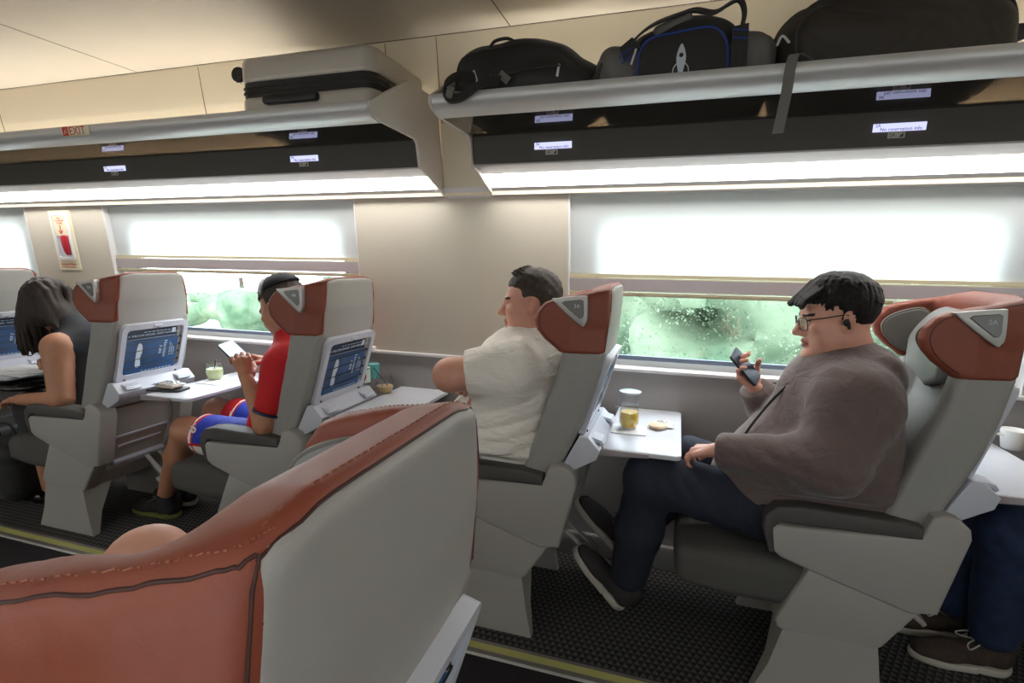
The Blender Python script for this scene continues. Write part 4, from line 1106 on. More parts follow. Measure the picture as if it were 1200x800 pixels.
for s in 'LR':
    e = lerp(J['hip'+s], J['kn'+s], .74); f.cap(J['hip'+s], e, .105, .088, k=.04)
    d = unit(J['kn'+s]-J['hip'+s]); c = e+d*.015
    f.ap(lambda x, y, z, c=c, d=d: np.where(x < -1.8, (x-c[0])*d[0]+(z-c[2])*d[2]+0*y, -1.).astype(np.float32) if s == 'x' else np.where(((y < 1.86) if c[1] < 1.86 else (y >= 1.86)) & (x < -1.8), (x-c[0])*d[0]+(z-c[2])*d[2]+0*y, -1.).astype(np.float32), None, None, 0, '&')
f.disp(folds(33, .005, 60, (1, 0, .4)))
V, F = f.mesh(); c = V[F].mean(1); mi = np.zeros(len(F), np.int32)
dd = unit(J['knL']-J['hipL']); e = lerp(J['hipL'], J['knL'], .74)+dd*.015; q = (c-e) @ dd
side = (c[:, 2] < .515)
mi[(q > -.10) & side & (c[:, 1] < 1.86)] = 2; mi[(q > -.018)] = 2; mi[(q > -.028) & (q < -.018)] = 1; mi[(q > -.006)] = 1
mi[(q > -.10) & side & (c[:, 1] < 1.86) & (c[:, 2] > .505)] = 1
so = nmesh('shorts', [(V, F, mi)], [M['shortsblue'], M['redshirt'], M['tshirt']], r3)
MB().text('6', frame((-1.965, 1.668, .565), (1, 0, 0), (0, .25, 1), (0, -1, .25)), .065, .002).build('lettering', M['tshirt'], so, smooth=False)
shoe(r3, (-2.36, 1.90, .0), (-2.64, 1.89, .0), (0, 0, 1), M['shoe'], pmat('olive_sole', srgb(110, 110, 50), .7), h=.005, lace=M['baggrey'])
shoe(r3, (-2.40, 2.03, .0), (-2.68, 2.04, .0), (0, 0, 1), M['shoe'], M['sole'], h=.006)
for s in 'LR':
    a = J['an'+s]; MB().tube([(a[0]+.005, a[1], .14), (a[0]+.02, a[1], .05)], [.045, .045], 16).build('sock', M['blacktop'], r3)
f = Field((-.16, -.13, -.12), (.16, .13, .18), .0035)
f.ell((-.016, 0, .038), (.105, .085, .095), k=0)
f.ap(lambda x, y, z: np.minimum(.062-z, np.maximum(x-.012, -.062-z))+0*y, None, None, .010, '&')
f.ap(lambda x, y, z: -(np.sqrt((x+.003)**2+(z+.004)**2)-.034)+0*y, None, None, .006, '&'); f.disp(vnoise(9, 220, .002))
V, F = f.mesh(); Rm = np.array(HF3)[:3, :3]; nmesh('hair', [(V @ Rm.T+np.array(HF3)[:3, 3], F)], M['hairshort'], r3)
f = Field((-.16, -.13, -.02), (.16, .13, .18), .0035)      # backwards cap
f.ell((-.022, 0, .048), (.108, .090, .098), k=0); f.ap(lambda x, y, z: np.maximum(.085-z, x+.005)+0*y, None, None, .006, '&')
V, F = f.mesh(); cp = nmesh('cap', [(V @ Rm.T+np.array(HF3)[:3, 3], F)], M['blacktop'], r3)
MB().tube([HF3 @ Vector((.012, y, .146-abs(y)**2*9)) for y in np.linspace(-.085, .085, 15)], .008, 8).build('cap_strap', M['frame'], cp)

# --- woman writing
J4 = dict(pelvis=(-2.72, 1.86, .53), belly=(-2.78, 1.86, .63), chest=(-2.84, 1.86, .79), shL=(-2.800, 1.705, .880), shR=(-2.86, 2.015, .880), neck=(-2.925, 1.86, .955), head=(-3.070, 1.86, 1.055),
          elL=(-2.745, 1.665, .640), wrL=(-3.02, 1.66, .615), elR=(-2.96, 2.06, .735), wrR=(-3.115, 1.93, .765),
          hipL=(-2.73, 1.79, .51), hipR=(-2.73, 1.93, .51), knL=(-3.14, 1.785, .535), knR=(-3.14, 1.94, .535), anL=(-3.12, 1.80, .10), anR=(-3.10, 1.95, .10))
P4 = dict(face=(-.70, 0, -.71), up=(-.71, 0, .70), skin=M['skin2'], browmat=M['hairblack'], w=.88, belly=(.11, .135, .15), chest=(.105, .14, .15), arm=1.0, leg=.85, hs=.97, h=.0065,
          handL=dict(fwd=(-1, .05, -.1), palm=(0, .2, -1), side=-1, curl=(20, 22, 25, 28), S=.9),
          handR=dict(fwd=(-.75, -.65, .05), palm=(.2, -.3, -.9), side=1, curl=(50, 54, 60, 62), thumb=(30, 25), S=.9))
r4, HF4, J = person('person', 'woman with long dark hair in a sleeveless black top, bent over papers writing', J4, P4)
f = body_field(J, P4, .007, inflate=.010, legs=False, arms=False)
for s, q in (('L', -1), ('R', 1)):
    f.ell(J['sh'+s]+np.array([-.005, q*.035, -.03]), (.062, .055, .095), k=.02, op='-')
f.disp(folds(41, .004, 60, (0, .2, 1)))
garment('sleeveless_top', f, M['blacktop'], r4)
f = Field((-3.28, 1.62, .26), (-2.56, 2.10, .66), .008); f.ell((-2.72, 1.86, .52), (.145, .18, .11), k=.05)
for s in 'LR': f.cap(J['hip'+s], J['kn'+s], .098, .074, k=.06); f.cap(J['kn'+s], lerp(J['kn'+s], J['an'+s], .45), .074, .078, k=.05)
garment('skirt', f, pmat('charcoal_skirt', srgb(52, 50, 52), .85), r4)
for y in (1.80, 1.95):
    f = Field((-.03, -.06, -.01), (.28, .06, .11), .004)
    f.chain([(.03, 0, .03), (.11, 0, .022), (.20, 0, .018)], [.032, .034, .030], k=.02); f.cap((.03, 0, .04), (.02, 0, .07), .03, .028, k=.02)
    f.cap((.05, 0, .095), (.15, 0, .075), .036, .030, k=.01, op='-'); f.half((0, 0, 0), (0, 0, -1))
    V, F = f.mesh(frame((-3.09, y, 0), (-1, 0, 0), (0, -1, 0), (0, 0, 1))); nmesh('shoe', [(V, F)], M['patent'], r4)
rn = random.Random(12)
f = Field((-.17, -.15, -.12), (.20, .15, .33), .004)     # in a frame with z toward the crown; hair hangs to world down
f = Field((-3.32, 1.68, .74), (-2.82, 2.04, 1.26), .0045)
H = np.array(HF4)[:3, :3]; HO = np.array(HF4)[:3, 3]
def W4(p): return H @ np.array(p)*.94+HO
f.ell(W4((-.018, 0, .042)), np.array((.104, .092, .100)), k=0, R=H)
for k in range(330):
    a = rn.uniform(-PI, PI) if k < 230 else rn.choice((-1, 1))*rn.uniform(.5, 1.7); th = rn.uniform(.5, 1.5)
    d = np.array([math.cos(a)*math.sin(th), math.sin(a)*math.sin(th), math.cos(th)]); p0 = W4(np.array([-.018, 0, .042])+d*np.array([.102, .096, .102]))
    if abs(math.atan2(math.sin(a), math.cos(a))) < .55 and th > 1.0: continue
    if d[0] < -.35 and k % 3 == 0:
        f.chain([p0, p0+np.array([.05, 0, -.03]), np.array([-2.935, 1.86+(p0[1]-1.86)*.9, .985]), np.array([-2.895, 1.86+(p0[1]-1.86)*.95, .955])], [.014, .016, .015, .004], k=.006)
    out = p0-np.array(J['head']); sx = np.sign(p0[1]-1.86)
    zb = rn.uniform(.80, .93) if p0[0] < -3.0 else rn.uniform(.92, 1.0)
    p1 = p0+np.array([out[0]*.10, sx*.012, -.06]); p2 = np.array([p1[0]+rn.uniform(-.02, .02)-.01, 1.86+(p1[1]-1.86)*1.02, (p1[2]+zb)/2]); p3 = np.array([p2[0]+rn.uniform(-.02, .02)-.01, 1.86+(p2[1]-1.86)*.9, zb])
    f.chain([p0, p1, p2, p3], [.012, .012, .010, .003], k=.003)
f.ell(W4((.005, .078, -.035)), (.065, .030, .090), k=.02, R=H); f.ell(W4((.005, -.078, -.035)), (.065, .030, .090), k=.02, R=H); f.ell((-2.968, 1.86, 1.005), (.055, .075, .055), k=.04)
f.disp(vnoise(44, 90, .004, (1, 1, .25)))
fieldobj('hair', f, M['hairbrown'], r4)

# --- passenger beyond the right edge
J5 = dict(pelvis=(1.58, 1.93, .53), belly=(1.56, 1.93, .65), chest=(1.58, 1.93, .85), shL=(1.58, 1.74, .95), shR=(1.58, 2.10, .95), neck=(1.57, 1.93, 1.03), head=(1.55, 1.93, 1.145),
          elL=(1.54, 1.70, .68), wrL=(1.32, 1.80, .66), elR=(1.54, 2.10, .68), wrR=(1.32, 2.02, .66),
          hipL=(1.52, 1.85, .51), hipR=(1.52, 2.01, .51), knL=(1.01, 1.90, .505), knR=(1.08, 2.08, .515), anL=(1.04, 1.955, .12), anR=(.98, 2.11, .12))
P5 = dict(face=(-1, 0, -.1), skin=M['skin'], h=.009, handL=dict(fwd=(-1, .1, -.1), palm=(0, 0, -1), side=-1), handR=dict(fwd=(-1, -.1, -.1), palm=(0, 0, -1), side=1))
r5, HF5, J = person('person', 'passenger at the right edge, only blue jeans and brown lace-up shoes in view', J5, P5)
f = body_field(J, P5, .009, inflate=.015, legs=False); garment('sweater', f, M['navy'], r5)
f = Field((.82, 1.70, .08), (1.78, 2.26, .68), .008); f.ell((1.58, 1.93, .52), (.16, .19, .11), k=.05)
for s in 'LR': f.cap(J['hip'+s], J['kn'+s], .108, .082, k=.05); f.cap(J['kn'+s], lerp(J['kn'+s], J['an'+s], .9), .080, .068, k=.04)
f.disp(folds(51, .006, 55, (1, .2, .6))); garment('jeans', f, M['jeansblue'], r5)
shoe(r5, (1.105, 1.975, 0), (.83, 1.965, 0), (0, 0, 1), M['shoebrown'], M['sole'], lace=M['lace'])
shoe(r5, (1.05, 2.13, 0), (.80, 2.12, 0), (0, 0, 1), M['shoebrown'], M['sole'], lace=M['lace'])
f = Field((-.16, -.13, -.12), (.16, .13, .18), .005); f.ell((-.016, 0, .040), (.106, .086, .096), k=0)
f.ap(lambda x, y, z: np.minimum(.062-z, np.maximum(x-.012, -.062-z))+0*y, None, None, .010, '&')
V, F = f.mesh(); Rm = np.array(HF5)[:3, :3]; nmesh('hair', [(V @ Rm.T+np.array(HF5)[:3, 3], F)], M['hairshort'], r5)

# --- sleeper in the foreground seat, a bare knee drawn up
J6 = dict(pelvis=(-.60, .28, .53), belly=(-.58, .20, .63), chest=(-.56, .06, .72), shL=(-.56, -.10, .74), shR=(-.56, .18, .84), neck=(-.56, -.06, .86), head=(-.60, -.12, .95),
          elL=(-.70, -.14, .56), wrL=(-.80, .10, .56), elR=(-.68, .16, .62), wrR=(-.86, .20, .56),
          hipL=(-.62, .20, .50), hipR=(-.62, .34, .50), knL=(-1.02, .20, .50), knR=(-.800, .585, .806), anL=(-1.05, .20, .10), anR=(-1.02, .50, .50))
P6 = dict(face=(-.9, -.3, -.3), skin=M['skin'], h=.009, leg=1.05, handL=dict(fwd=(-1, .1, -.1), palm=(0, 0, -1), side=-1), handR=dict(fwd=(-1, -.1, -.1), palm=(0, 0, -1), side=1))
r6, HF6, J = person('person', 'passenger hidden by the foreground seat, only a bare bent knee showing above it', J6, P6)
f = body_field(J, P6, .010, inflate=.014, legs=False); garment('shirt', f, M['navy'], r6)
f = Field((-1.1, .05, .34), (-.4, .55, .75), .009); f.ell((-.60, .28, .52), (.15, .17, .11), k=.05)
for s in 'LR': f.cap(J['hip'+s], lerp(J['hip'+s], J['kn'+s], .55), .104, .090, k=.05)
garment('shorts', f, M['jeans'], r6)
f = Field((-.16, -.13, -.12), (.16, .13, .18), .006); f.ell((-.016, 0, .040), (.106, .086, .096), k=0)
f.ap(lambda x, y, z: np.minimum(.062-z, np.maximum(x-.012, -.062-z))+0*y, None, None, .010, '&')
V, F = f.mesh(); Rm = np.array(HF6)[:3, :3]; nmesh('hair', [(V @ Rm.T+np.array(HF6)[:3, 3], F)], M['hairshort'], r6)
# ---------------------------------------------------------------- luggage
t = thing('suitcase', (-1.32, 1.87, 1.777), 'pale champagne hard-shell suitcase lying on the left rack', 'suitcase')
def shell(z0, z1, nm):
    b = MB(); o = rrect(-1.602, -1.030, 1.668, 2.07, .05, 6); b.prism(o, z0, z1, 'xy', r=.022, seg=4)
    return b.build(nm, M['case'], t, auto=40)
up = shell(1.940, 2.034, 'shell_upper'); lo = shell(1.779, 1.900, 'shell_lower')
MB().prism(rrect(-1.598, -1.034, 1.672, 2.066, .048, 6), 1.893, 1.947, 'xy').build('zip_band', M['dark'], t, auto=30)
b = MB()
for z in (1.912, 1.929):
    b.tube([(p[0], p[1], z) for p in rrect(-1.600, -1.032, 1.670, 2.068, .049, 6)], .003, 6, closed=True)
b.build('zip_teeth', M['bagdark'], t)
b = MB()
for k in range(12): b.box((-1.555+.042*k, 1.70, 2.033), (-1.540+.042*k, 2.04, 2.0365), .001)
b.build('shell_ribs', M['case'], up)
MB().prism(spline(rrect(-1.475, -1.243, 1.858, 1.892, .016, 3), 1, True), 1.645, 1.672, 'xz', r=.006).build('carry_handle', M['dark'], t)
b = MB(); b.box((-1.034, 1.76, 1.905), (-1.026, 1.80, 1.935), .003); b.build('lock', M['dark'], t)
for y in (1.72, 2.02):
    for z in (1.995, 1.815):
        w = MB().lathe([(.008, -.011), (.026, -.010), (.029, -.004), (.029, .004), (.026, .010), (.008, .011)], (-1.640, y, z), 20, M=Matrix.Rotation(PI/2, 4, 'X'))
        w.box((-1.635, y-.016, z-.012), (-1.598, y+.016, z+.012), .004); w.build('wheel', M['dark'], t)

# backpack
t = thing('backpack', (-.50, 1.84, 1.777), 'black backpack lying on the rack, a strap looped over the rail', 'backpack')
f = Field((-.80, 1.58, 1.76), (-.20, 2.09, 2.08), .005)
f.box((-.545, 1.86, 1.875), (.190, .17, .110), .06, k=.0); f.ell((-.54, 1.85, 1.955), (.175, .15, .082), k=.05); f.ell((-.66, 1.80, 1.90), (.095, .14, .11), k=.04)
f.ell((-.38, 1.84, 1.860), (.14, .16, .10), k=.05); f.ell((-.50, 1.70, 1.87), (.14, .05, .07), k=.03)
f.disp(folds(61, .007, 45, (.3, .2, 1))); f.disp(vnoise(62, 40, .004)); f.half((0, 0, 1.779), (0, 0, -1), k=.01)
bp = fieldobj('bag_body', f, M['bagblack'], t)
f = Field((-.34, 1.68, 1.77), (-.22, 1.98, 1.95), .005); f.ell((-.285, 1.80, 1.83), (.030, .09, .05), k=0); f.cap((-.30, 1.70, 1.80), (-.258, 1.69, 1.90), .018, .006, k=.02); f.half((0, 0, 1.779), (0, 0, -1)); f.disp(vnoise(3, 60, .003))
fieldobj('side_flap', f, M['bagblack'], t)
MB().ribbon(spline([(-.60, 1.65, 1.90), (-.56, 1.625, 1.86), (-.60, 1.572, 1.835), (-.655, 1.560, 1.800), (-.700, 1.560, 1.800), (-.715, 1.562, 1.835), (-.690, 1.59, 1.868), (-.65, 1.66, 1.885)], 6), (0, .45, .9), .034, .007).build('shoulder_strap', M['bagblack'], t)
b = MB(); b.box((-.018, -.011, -.002), (.018, .011, .002), M=frame((-.695, 1.556, 1.812), (.3, 0, 1), (1, .1, -.3), (0, -1, 0))); b.build('strap_patch', M['baggrey'], t)
MB().box((-.020, -.012, -.002), (.020, .012, .002), M=frame((-.548, 1.634, 1.868), (.7, 0, -.6), (.6, 0, .7), (0, -1, 0))).build('logo_patch', M['baggrey'], t)
for p in ((-.652, 1.655, 1.888), (-.386, 1.662, 1.884)):
    MB().box((-.004, -.002, -.018), (.004, .002, .018), .002, M=Matrix.Translation(p) @ Matrix.Rotation(.15 if p[0] > -.5 else -.3, 4, 'Y')).build('zip_pull', M['alu'], t)
b = MB(); b.tube(spline([(-.74, 1.70, 1.865), (-.70, 1.665, 1.945), (-.60, 1.675, 1.970), (-.50, 1.69, 1.985)], 6), .004, 6); b.tube(spline([(-.735, 1.66, 1.83), (-.62, 1.635, 1.865), (-.50, 1.64, 1.885), (-.38, 1.655, 1.895)], 6), .003, 6)
b.build('zip_line', M['bagdark'], bp)
b = MB(); b.tube(spline([(-.62, 1.70, 1.985), (-.60, 1.695, 2.000), (-.56, 1.70, 2.005), (-.53, 1.71, 1.990)], 5), .005, 6); b.build('haul_loop', M['bagdark'], t)

# duffel with the rocket
t = thing('sports_bag', (-.03, 1.84, 1.777), 'black and grey duffel bag with blue piping and a small rocket emblem', 'bag')
f = Field((-.32, 1.60, 1.76), (.27, 2.09, 2.06), .005)
f.box((-.03, 1.87, 1.875), (.158, .190, .110), .06, k=0); f.ell((-.01, 1.84, 1.965), (.13, .16, .075), k=.05)
f.disp(vnoise(65, 22, .004)); f.half((0, 0, 1.779), (0, 0, -1), k=.01)
fieldobj('bag_body', f, M['bagblack'], t)
for s, cx, w in ((-1, -.205, .075), (1, .150, .072)):
    f = Field((cx-.13, 1.60, 1.76), (cx+.13, 2.09, 2.02), .005)
    f.box((cx, 1.86, 1.860), (w, .185, .095), .055, k=0); f.ell((cx-s*.03, 1.87, 1.90), (.07, .15, .070), k=.05); f.disp(folds(66+s, .007, 40, (1, .2, .5))); f.half((0, 0, 1.779), (0, 0, -1), k=.01)
    fieldobj('end_panel', f, M['baggrey'], t)
pan = spline([(-.150, 1.80), (-.152, 1.87), (-.145, 1.920), (-.115, 1.948), (-.05, 1.956), (.03, 1.962), (.065, 1.950), (.088, 1.915), (.094, 1.86), (.094, 1.80)], 5)
MB().prism(pan, 1.668, 1.70, 'xz', r=.006).build('front_pocket', M['bagblack'], t)
MB().tube([(p[0], 1.668, p[1]) for p in pan], .0034, 6).build('blue_piping', M['bluepipe'], t)
b = MB(); b.prism(spline([(-.031, 1.925), (-.022, 1.908), (-.018, 1.885), (-.022, 1.862), (-.027, 1.842), (-.035, 1.842), (-.040, 1.862), (-.044, 1.885), (-.040, 1.908)], 3, True), 1.6655, 1.668, 'xz')
for s in (-1, 1): b.tube(spline([(-.031+s*.012, 1.666, 1.872), (-.031+s*.020, 1.666, 1.860), (-.031+s*.022, 1.666, 1.842)], 4), .0016, 5)
e = b.build('rocket_emblem', M['print'], t)
MB().lathe([(.006, 0), (.006, .001), (0, .001)], (0, 0, 0), 14, M=frame((-.031, 1.6655, 1.894), (1, 0, 0), (0, 0, 1), (0, -1, 0))).build('porthole', M['dark'], e)
b = MB()
b.ribbon(spline([(-.19, 1.70, 1.93), (-.155, 1.665, 1.955), (-.11, 1.67, 1.985), (-.04, 1.69, 2.012), (.00, 1.70, 2.022), (.05, 1.70, 2.010), (.09, 1.70, 2.028), (.115, 1.69, 2.030), (.128, 1.675, 1.99), (.122, 1.664, 1.93), (.118, 1.662, 1.80)], 6), (.3, .7, .6), .030, .006)
hs = b.build('carry_handle', M['bagblack'], t)
MB().prism([(.098, 1.785), (.142, 1.785), (.140, 1.955), (.100, 1.950)], 1.652, 1.662, 'xz', r=.002).build('webbing', M['bagblack'], t); b = MB(); b.prism([(-.205, 1.93), (-.17, 1.955), (-.145, 1.93), (-.19, 1.89)], 1.662, 1.672, 'xz', r=.002); b.build('webbing', M['bagblack'], t)
b = MB()
for z in (1.918, 1.938): b.tube([(.099, 1.6505, z+.003), (.141, 1.6505, z-.003)], .0022, 5)
b.tube([(-.205, 1.661, 1.90), (-.172, 1.661, 1.925)], .0022, 5); b.tube([(-.197, 1.661, 1.885), (-.160, 1.661, 1.910)], .0022, 5)
b.build('webbing_stripes', M['bluepipe'], t)
f = Field((-.13, 1.64, 1.93), (.02, 1.76, 2.04), .004); f.cap((-.10, 1.695, 1.975), (-.02, 1.70, 2.005), .014, k=0); fieldobj('handle_grip', f, M['baggrey'], t)
MB().box((-.003, -.002, -.022), (.003, .002, .022), .001, M=Matrix.Translation((-.163, 1.660, 1.900)) @ Matrix.Rotation(.3, 4, 'Y')).build('zip_pull', M['alu'], t)

# big dark holdall
t = thing('holdall', (.50, 1.86, 1.777), 'large charcoal holdall bag on the right of the rack, one grey strap hanging down', 'bag')
f = Field((.16, 1.60, 1.76), (.86, 2.09, 2.18), .006)
f.cap((.37, 1.87, 1.92), (.63, 1.87, 1.93), .150, .165, k=0); f.box((.50, 1.87, 1.87), (.262, .20, .10), .06, k=.06); f.ell((.62, 1.90, 1.99), (.14, .14, .08), k=.06); f.ell((.34, 1.84, 1.92), (.11, .14, .075), k=.05)
f.disp(folds(71, .012, 30, (.8, .1, .7))); f.disp(folds(72, .006, 60, (.3, .3, 1))); f.half((0, 0, 1.779), (0, 0, -1), k=.01)
hb = fieldobj('bag_body', f, M['bagdark'], t)
f = Field((.16, 1.62, 1.77), (.30, 1.80, 1.90), .005); f.ell((.225, 1.70, 1.815), (.040, .06, .040), k=0); f.half((0, 0, 1.779), (0, 0, -1)); fieldobj('end_pouch', f, M['bagblack'], t)
MB().ribbon(spline([(.30, 1.68, 1.85), (.268, 1.62, 1.846), (.245, 1.575, 1.836), (.237, 1.566, 1.80), (.232, 1.562, 1.74), (.220, 1.560, 1.645)], 6), (1, 0, .05), .026, .003).build('loose_strap', M['baggrey'], t)
b = MB(); b.tube(spline([(.262, 1.66, 1.86), (.262, 1.655, 1.92), (.29, 1.68, 1.975), (.36, 1.72, 2.01)], 6), .0045, 6).build('seam', M['bagblack'], hb); b = MB(); b.tube(spline([(.735, 1.68, 1.83), (.745, 1.69, 1.92), (.73, 1.72, 2.0)], 6), .0045, 6); b.build('seam', M['bagblack'], hb)
MB().box((.752, 1.70, 1.865), (.775, 1.735, 1.905), .005).build('buckle', M['dark'], t)
MB().tube(spline([(.245, 1.67, 1.90), (.225, 1.66, 1.915), (.215, 1.67, 1.895)], 4), .0035, 6).build('zip_pull', M['alu'], t)

# ---------------------------------------------------------------- things on the tables
def lathe_obj(name, prof, c, mat, parent, n=28): return MB().lathe(prof, c, n).build(name, mat, parent, auto=50)
ZT = .7005
# juice under an upturned cup, on a napkin
c = (-.148, 1.945, ZT+.004)
t = thing('juice_cup', c, 'clear plastic cup of orange juice with another clear cup upturned on it', 'cup')
gl = [(.024, 0), (.030, .004), (.0355, .022), (.037, .040), (.034, .060), (.030, .078), (.031, .090)]
lathe_obj('juice', [(.0, .004), (.027, .005), (.033, .022), (.0345, .040), (.0315, .061), (0, .061)], c, M['juice'], t)
lathe_obj('lower_cup', gl+[(.0295, .090), (.0285, .078), (.0325, .060), (.0352, .040), (.0338, .022), (.028, .006)], c, M['clear'], t)
lathe_obj('upper_cup', [(.030, .088), (.0315, .092), (.033, .112), (.037, .128), (.0385, .134), (.0375, .140), (.028, .141), (.0, .141)], c, M['clear'], t)
lathe_obj('lid_rim', [(.0375, .132), (.0395, .134), (.0395, .138), (.0375, .139)], c, M['print'], t)
n = MB().box((-.062, -.055, 0), (.062, .055, .003), .001, M=Matrix.Translation((-.145, 1.925, ZT)) @ Matrix.Rotation(.03, 4, 'Z')).build('napkin', M['paper'])
tag(rebase(n, (-.145, 1.925, ZT)), 'folded white paper napkin under the orange juice cup', 'napkin')
t = thing('wrapped_biscuit', (-.035, 2.005, ZT), 'round biscuit half wrapped in crumpled white paper beside the orange juice', 'biscuit')
lathe_obj('biscuit', [(0, 0), (.030, 0), (.034, .005), (.032, .010), (.02, .013), (0, .013)], (-.045, 1.985, ZT+.0035), pmat('biscuit', srgb(214, 190, 160), .8, var=.1, vscale=120), t)
def crumple(name, c, sx, sy, h, seed, parent, mat):
    rn = random.Random(seed); V = []; F = []; n = 13
    for i in range(n):
        for j in range(n):
            e = min(i, j, n-1-i, n-1-j)/6
            V.append((c[0]+(i/(n-1)-.5)*sx+rn.uniform(-.003, .003), c[1]+(j/(n-1)-.5)*sy+rn.uniform(-.003, .003), c[2]+.001+rn.uniform(.2, 1)*h*min(1, e*1.6+.1)))
    for i in range(n-1):
        for j in range(n-1): a = i*n+j; F.append((a, a+1, a+n+1, a+n))
    b = MB().add(V, F); o = b.build(name, mat, parent, auto=25)
    m = o.modifiers.new('t', 'SOLIDIFY'); m.thickness = .0008; return o
crumple('wrapper', (-.030, 2.02, ZT+.003), .085, .070, .018, 4, t, M['paper'])
# table behind the woman: pale drink, napkin, phone with a wrapped snack
dx = PITCH*-2
c = (-2.197, 2.03, ZT+.002)
t = thing('drink_glass', c, 'short glass of pale lime drink with ice and a dark straw, on a napkin', 'glass')
tum = [(.022, 0), (.030, .003), (.038, .020), (.0405, .040), (.038, .062), (.034, .084)]
def tumbler(t, c, mat, lv, straw):
    lathe_obj('drink', [(0, .003)]+[(r-.002, z+.002) for r, z in tum[1:] if z < lv]+[(np.interp(lv, [z for r, z in tum], [r for r, z in tum])-.002, lv), (0, lv)], c, mat, t)
    lathe_obj('tumbler', tum+[(r-.0012, z+.0005) for r, z in tum[::-1][:-1]], c, M['clear'], t)
    rn = random.Random(int(abs(c[0]*1000)))
    b = MB()
    for k in range(4): b.box((-.011, -.011, -.011), (.011, .011, .011), .003, M=Matrix.Translation((c[0]+rn.uniform(-.016, .016), c[1]+rn.uniform(-.016, .016), c[2]+lv-.006+rn.uniform(-.004, .010))) @ Matrix.Rotation(rn.uniform(0, 3), 4, 'Z') @ Matrix.Rotation(rn.uniform(0, 1), 4, 'X'))
    b.build('ice', M['clear'], t)
    MB().tube(straw, .0022, 6).build('straw', M['dark'], t)
tumbler(t, c, M['lime'], .056, [(c[0]-.012, c[1], c[2]+.006), (c[0]+.016, c[1]-.004, c[2]+.104)])
n = crumple('napkin', (-2.165, 2.00, ZT), .13, .12, .006, 7, None, M['paper']); tag(rebase(n, (-2.165, 2.00, ZT)), 'white paper napkin under the pale lime drink', 'napkin')
F = Matrix.Translation((-2.225, 1.795, ZT)) @ Matrix.Rotation(.22, 4, 'Z')
n = MB().prism(rrect(-.083, .083, -.042, .042, .012), .0, .010, 'xy', r=.002, M=F).build('mobile_phone', M['dark']); tag(rebase(n, (-2.225, 1.795, ZT)), 'black phone lying flat on the table under a wrapped snack', 'phone')
t = thing('wrapped_snack', (-2.225, 1.80, ZT+.010), 'crumpled clear and white snack wrapper lying on the black phone', 'snack')
f = Field((-2.31, 1.74, ZT+.005), (-2.14, 1.86, ZT+.05), .003); f.box((-2.225, 1.80, ZT+.021), (.055, .030, .009), .008, k=0); f.disp(vnoise(5, 130, .002)); fieldobj('snack', f, pmat('snack', srgb(226, 206, 190), .6), t)
crumple('wrapper', (-2.222, 1.80, ZT+.026), .135, .080, .016, 9, t, M['clear'])
# table behind the man in red: two bottles and a glass
def bottle(c, label_col, lb, prnt):
    t = thing('water_bottle', c, lb, 'bottle', 'small bottles on the table')
    pr = [(.0, .002), (.024, .0), (.030, .006), (.030, .060), (.0285, .085), (.030, .110), (.029, .130), (.022, .150), (.013, .172), (.0125, .186)]
    lathe_obj('bottle_body', pr, c, M['clear'], t)
    lathe_obj('bottle_cap', [(.0145, .183), (.0148, .202), (.0135, .205), (0, .205)], c, M['paper'], t)
    lathe_obj('bottle_label', [(.0302, .055), (.0302, .122)], c, label_col, t)
    return t
t = bottle((-1.352, 2.055, ZT), pmat('clear_label', srgb(196, 214, 206), .5), 'clear bottle with a white cap and a round red label, behind the man in red', 1)
b = MB(); b.lathe([(.0306, 0), (.0306, .003)], (-1.352, 2.055, ZT+.118), 24); b.build('label_band', pmat('green_band', srgb(110, 150, 110), .5), t)
V = []; F_ = []
for i in range(13):
    a = math.radians(-112+i*6.2); hh = math.sqrt(max(0, 1-((i-6)/6.2)**2))*.026
    for q in (-1, 1): V.append((-1.352+.0310*math.cos(a), 2.055+.0310*math.sin(a), ZT+.086+q*hh))
for i in range(12): F_.append((2*i, 2*i+1, 2*i+3, 2*i+2))
MB().add(V, F_).build('red_roundel', M['redhandle'], t)
bottle((-1.358, 2.145, ZT), pmat('teal_label', srgb(92, 168, 162), .5), 'clear bottle with a teal label, standing furthest from the aisle', 2)
c = (-1.272, 2.10, ZT)
t = thing('drink_glass', c, 'clear glass with amber drink, ice and a slanted black straw, beside the bottles', 'glass')
tumbler(t, c, M['amber'], .034, [(c[0]+.020, c[1], c[2]+.030), (c[0]-.050, c[1]-.01, c[2]+.115)])
# table behind the man in the hoodie: white cup and orange juice
c = (1.118, 2.165, ZT); t = thing('paper_cup', c, 'white cup standing on the table at the far right edge', 'cup')
lathe_obj('cup_body', [(.026, 0), (.030, .004), (.038, .060), (.0385, .068), (.036, .066), (.029, .006), (0, .004)], c, M['paper'], t)
MB().tube(spline([(c[0]-.036, c[1]-.01, c[2]+.050), (c[0]-.062, c[1]-.02, c[2]+.054), (c[0]-.070, c[1]-.022, c[2]+.050)], 4), .005, 6).build('cup_handle', M['paper'], t)
c = (1.165, 2.10, ZT); t = thing('juice_cup', c, 'glass of orange juice cut off by the right edge of the picture', 'cup')
lathe_obj('juice', [(0, .003), (.026, .005), (.034, .03), (.035, .055), (0, .055)], c, M['juice'], t); lathe_obj('lower_cup', [(.024, 0), (.030, .004), (.037, .030), (.038, .06), (.036, .09), (.035, .09), (.0365, .06), (.0355, .03), (.028, .006)], c, M['clear'], t)
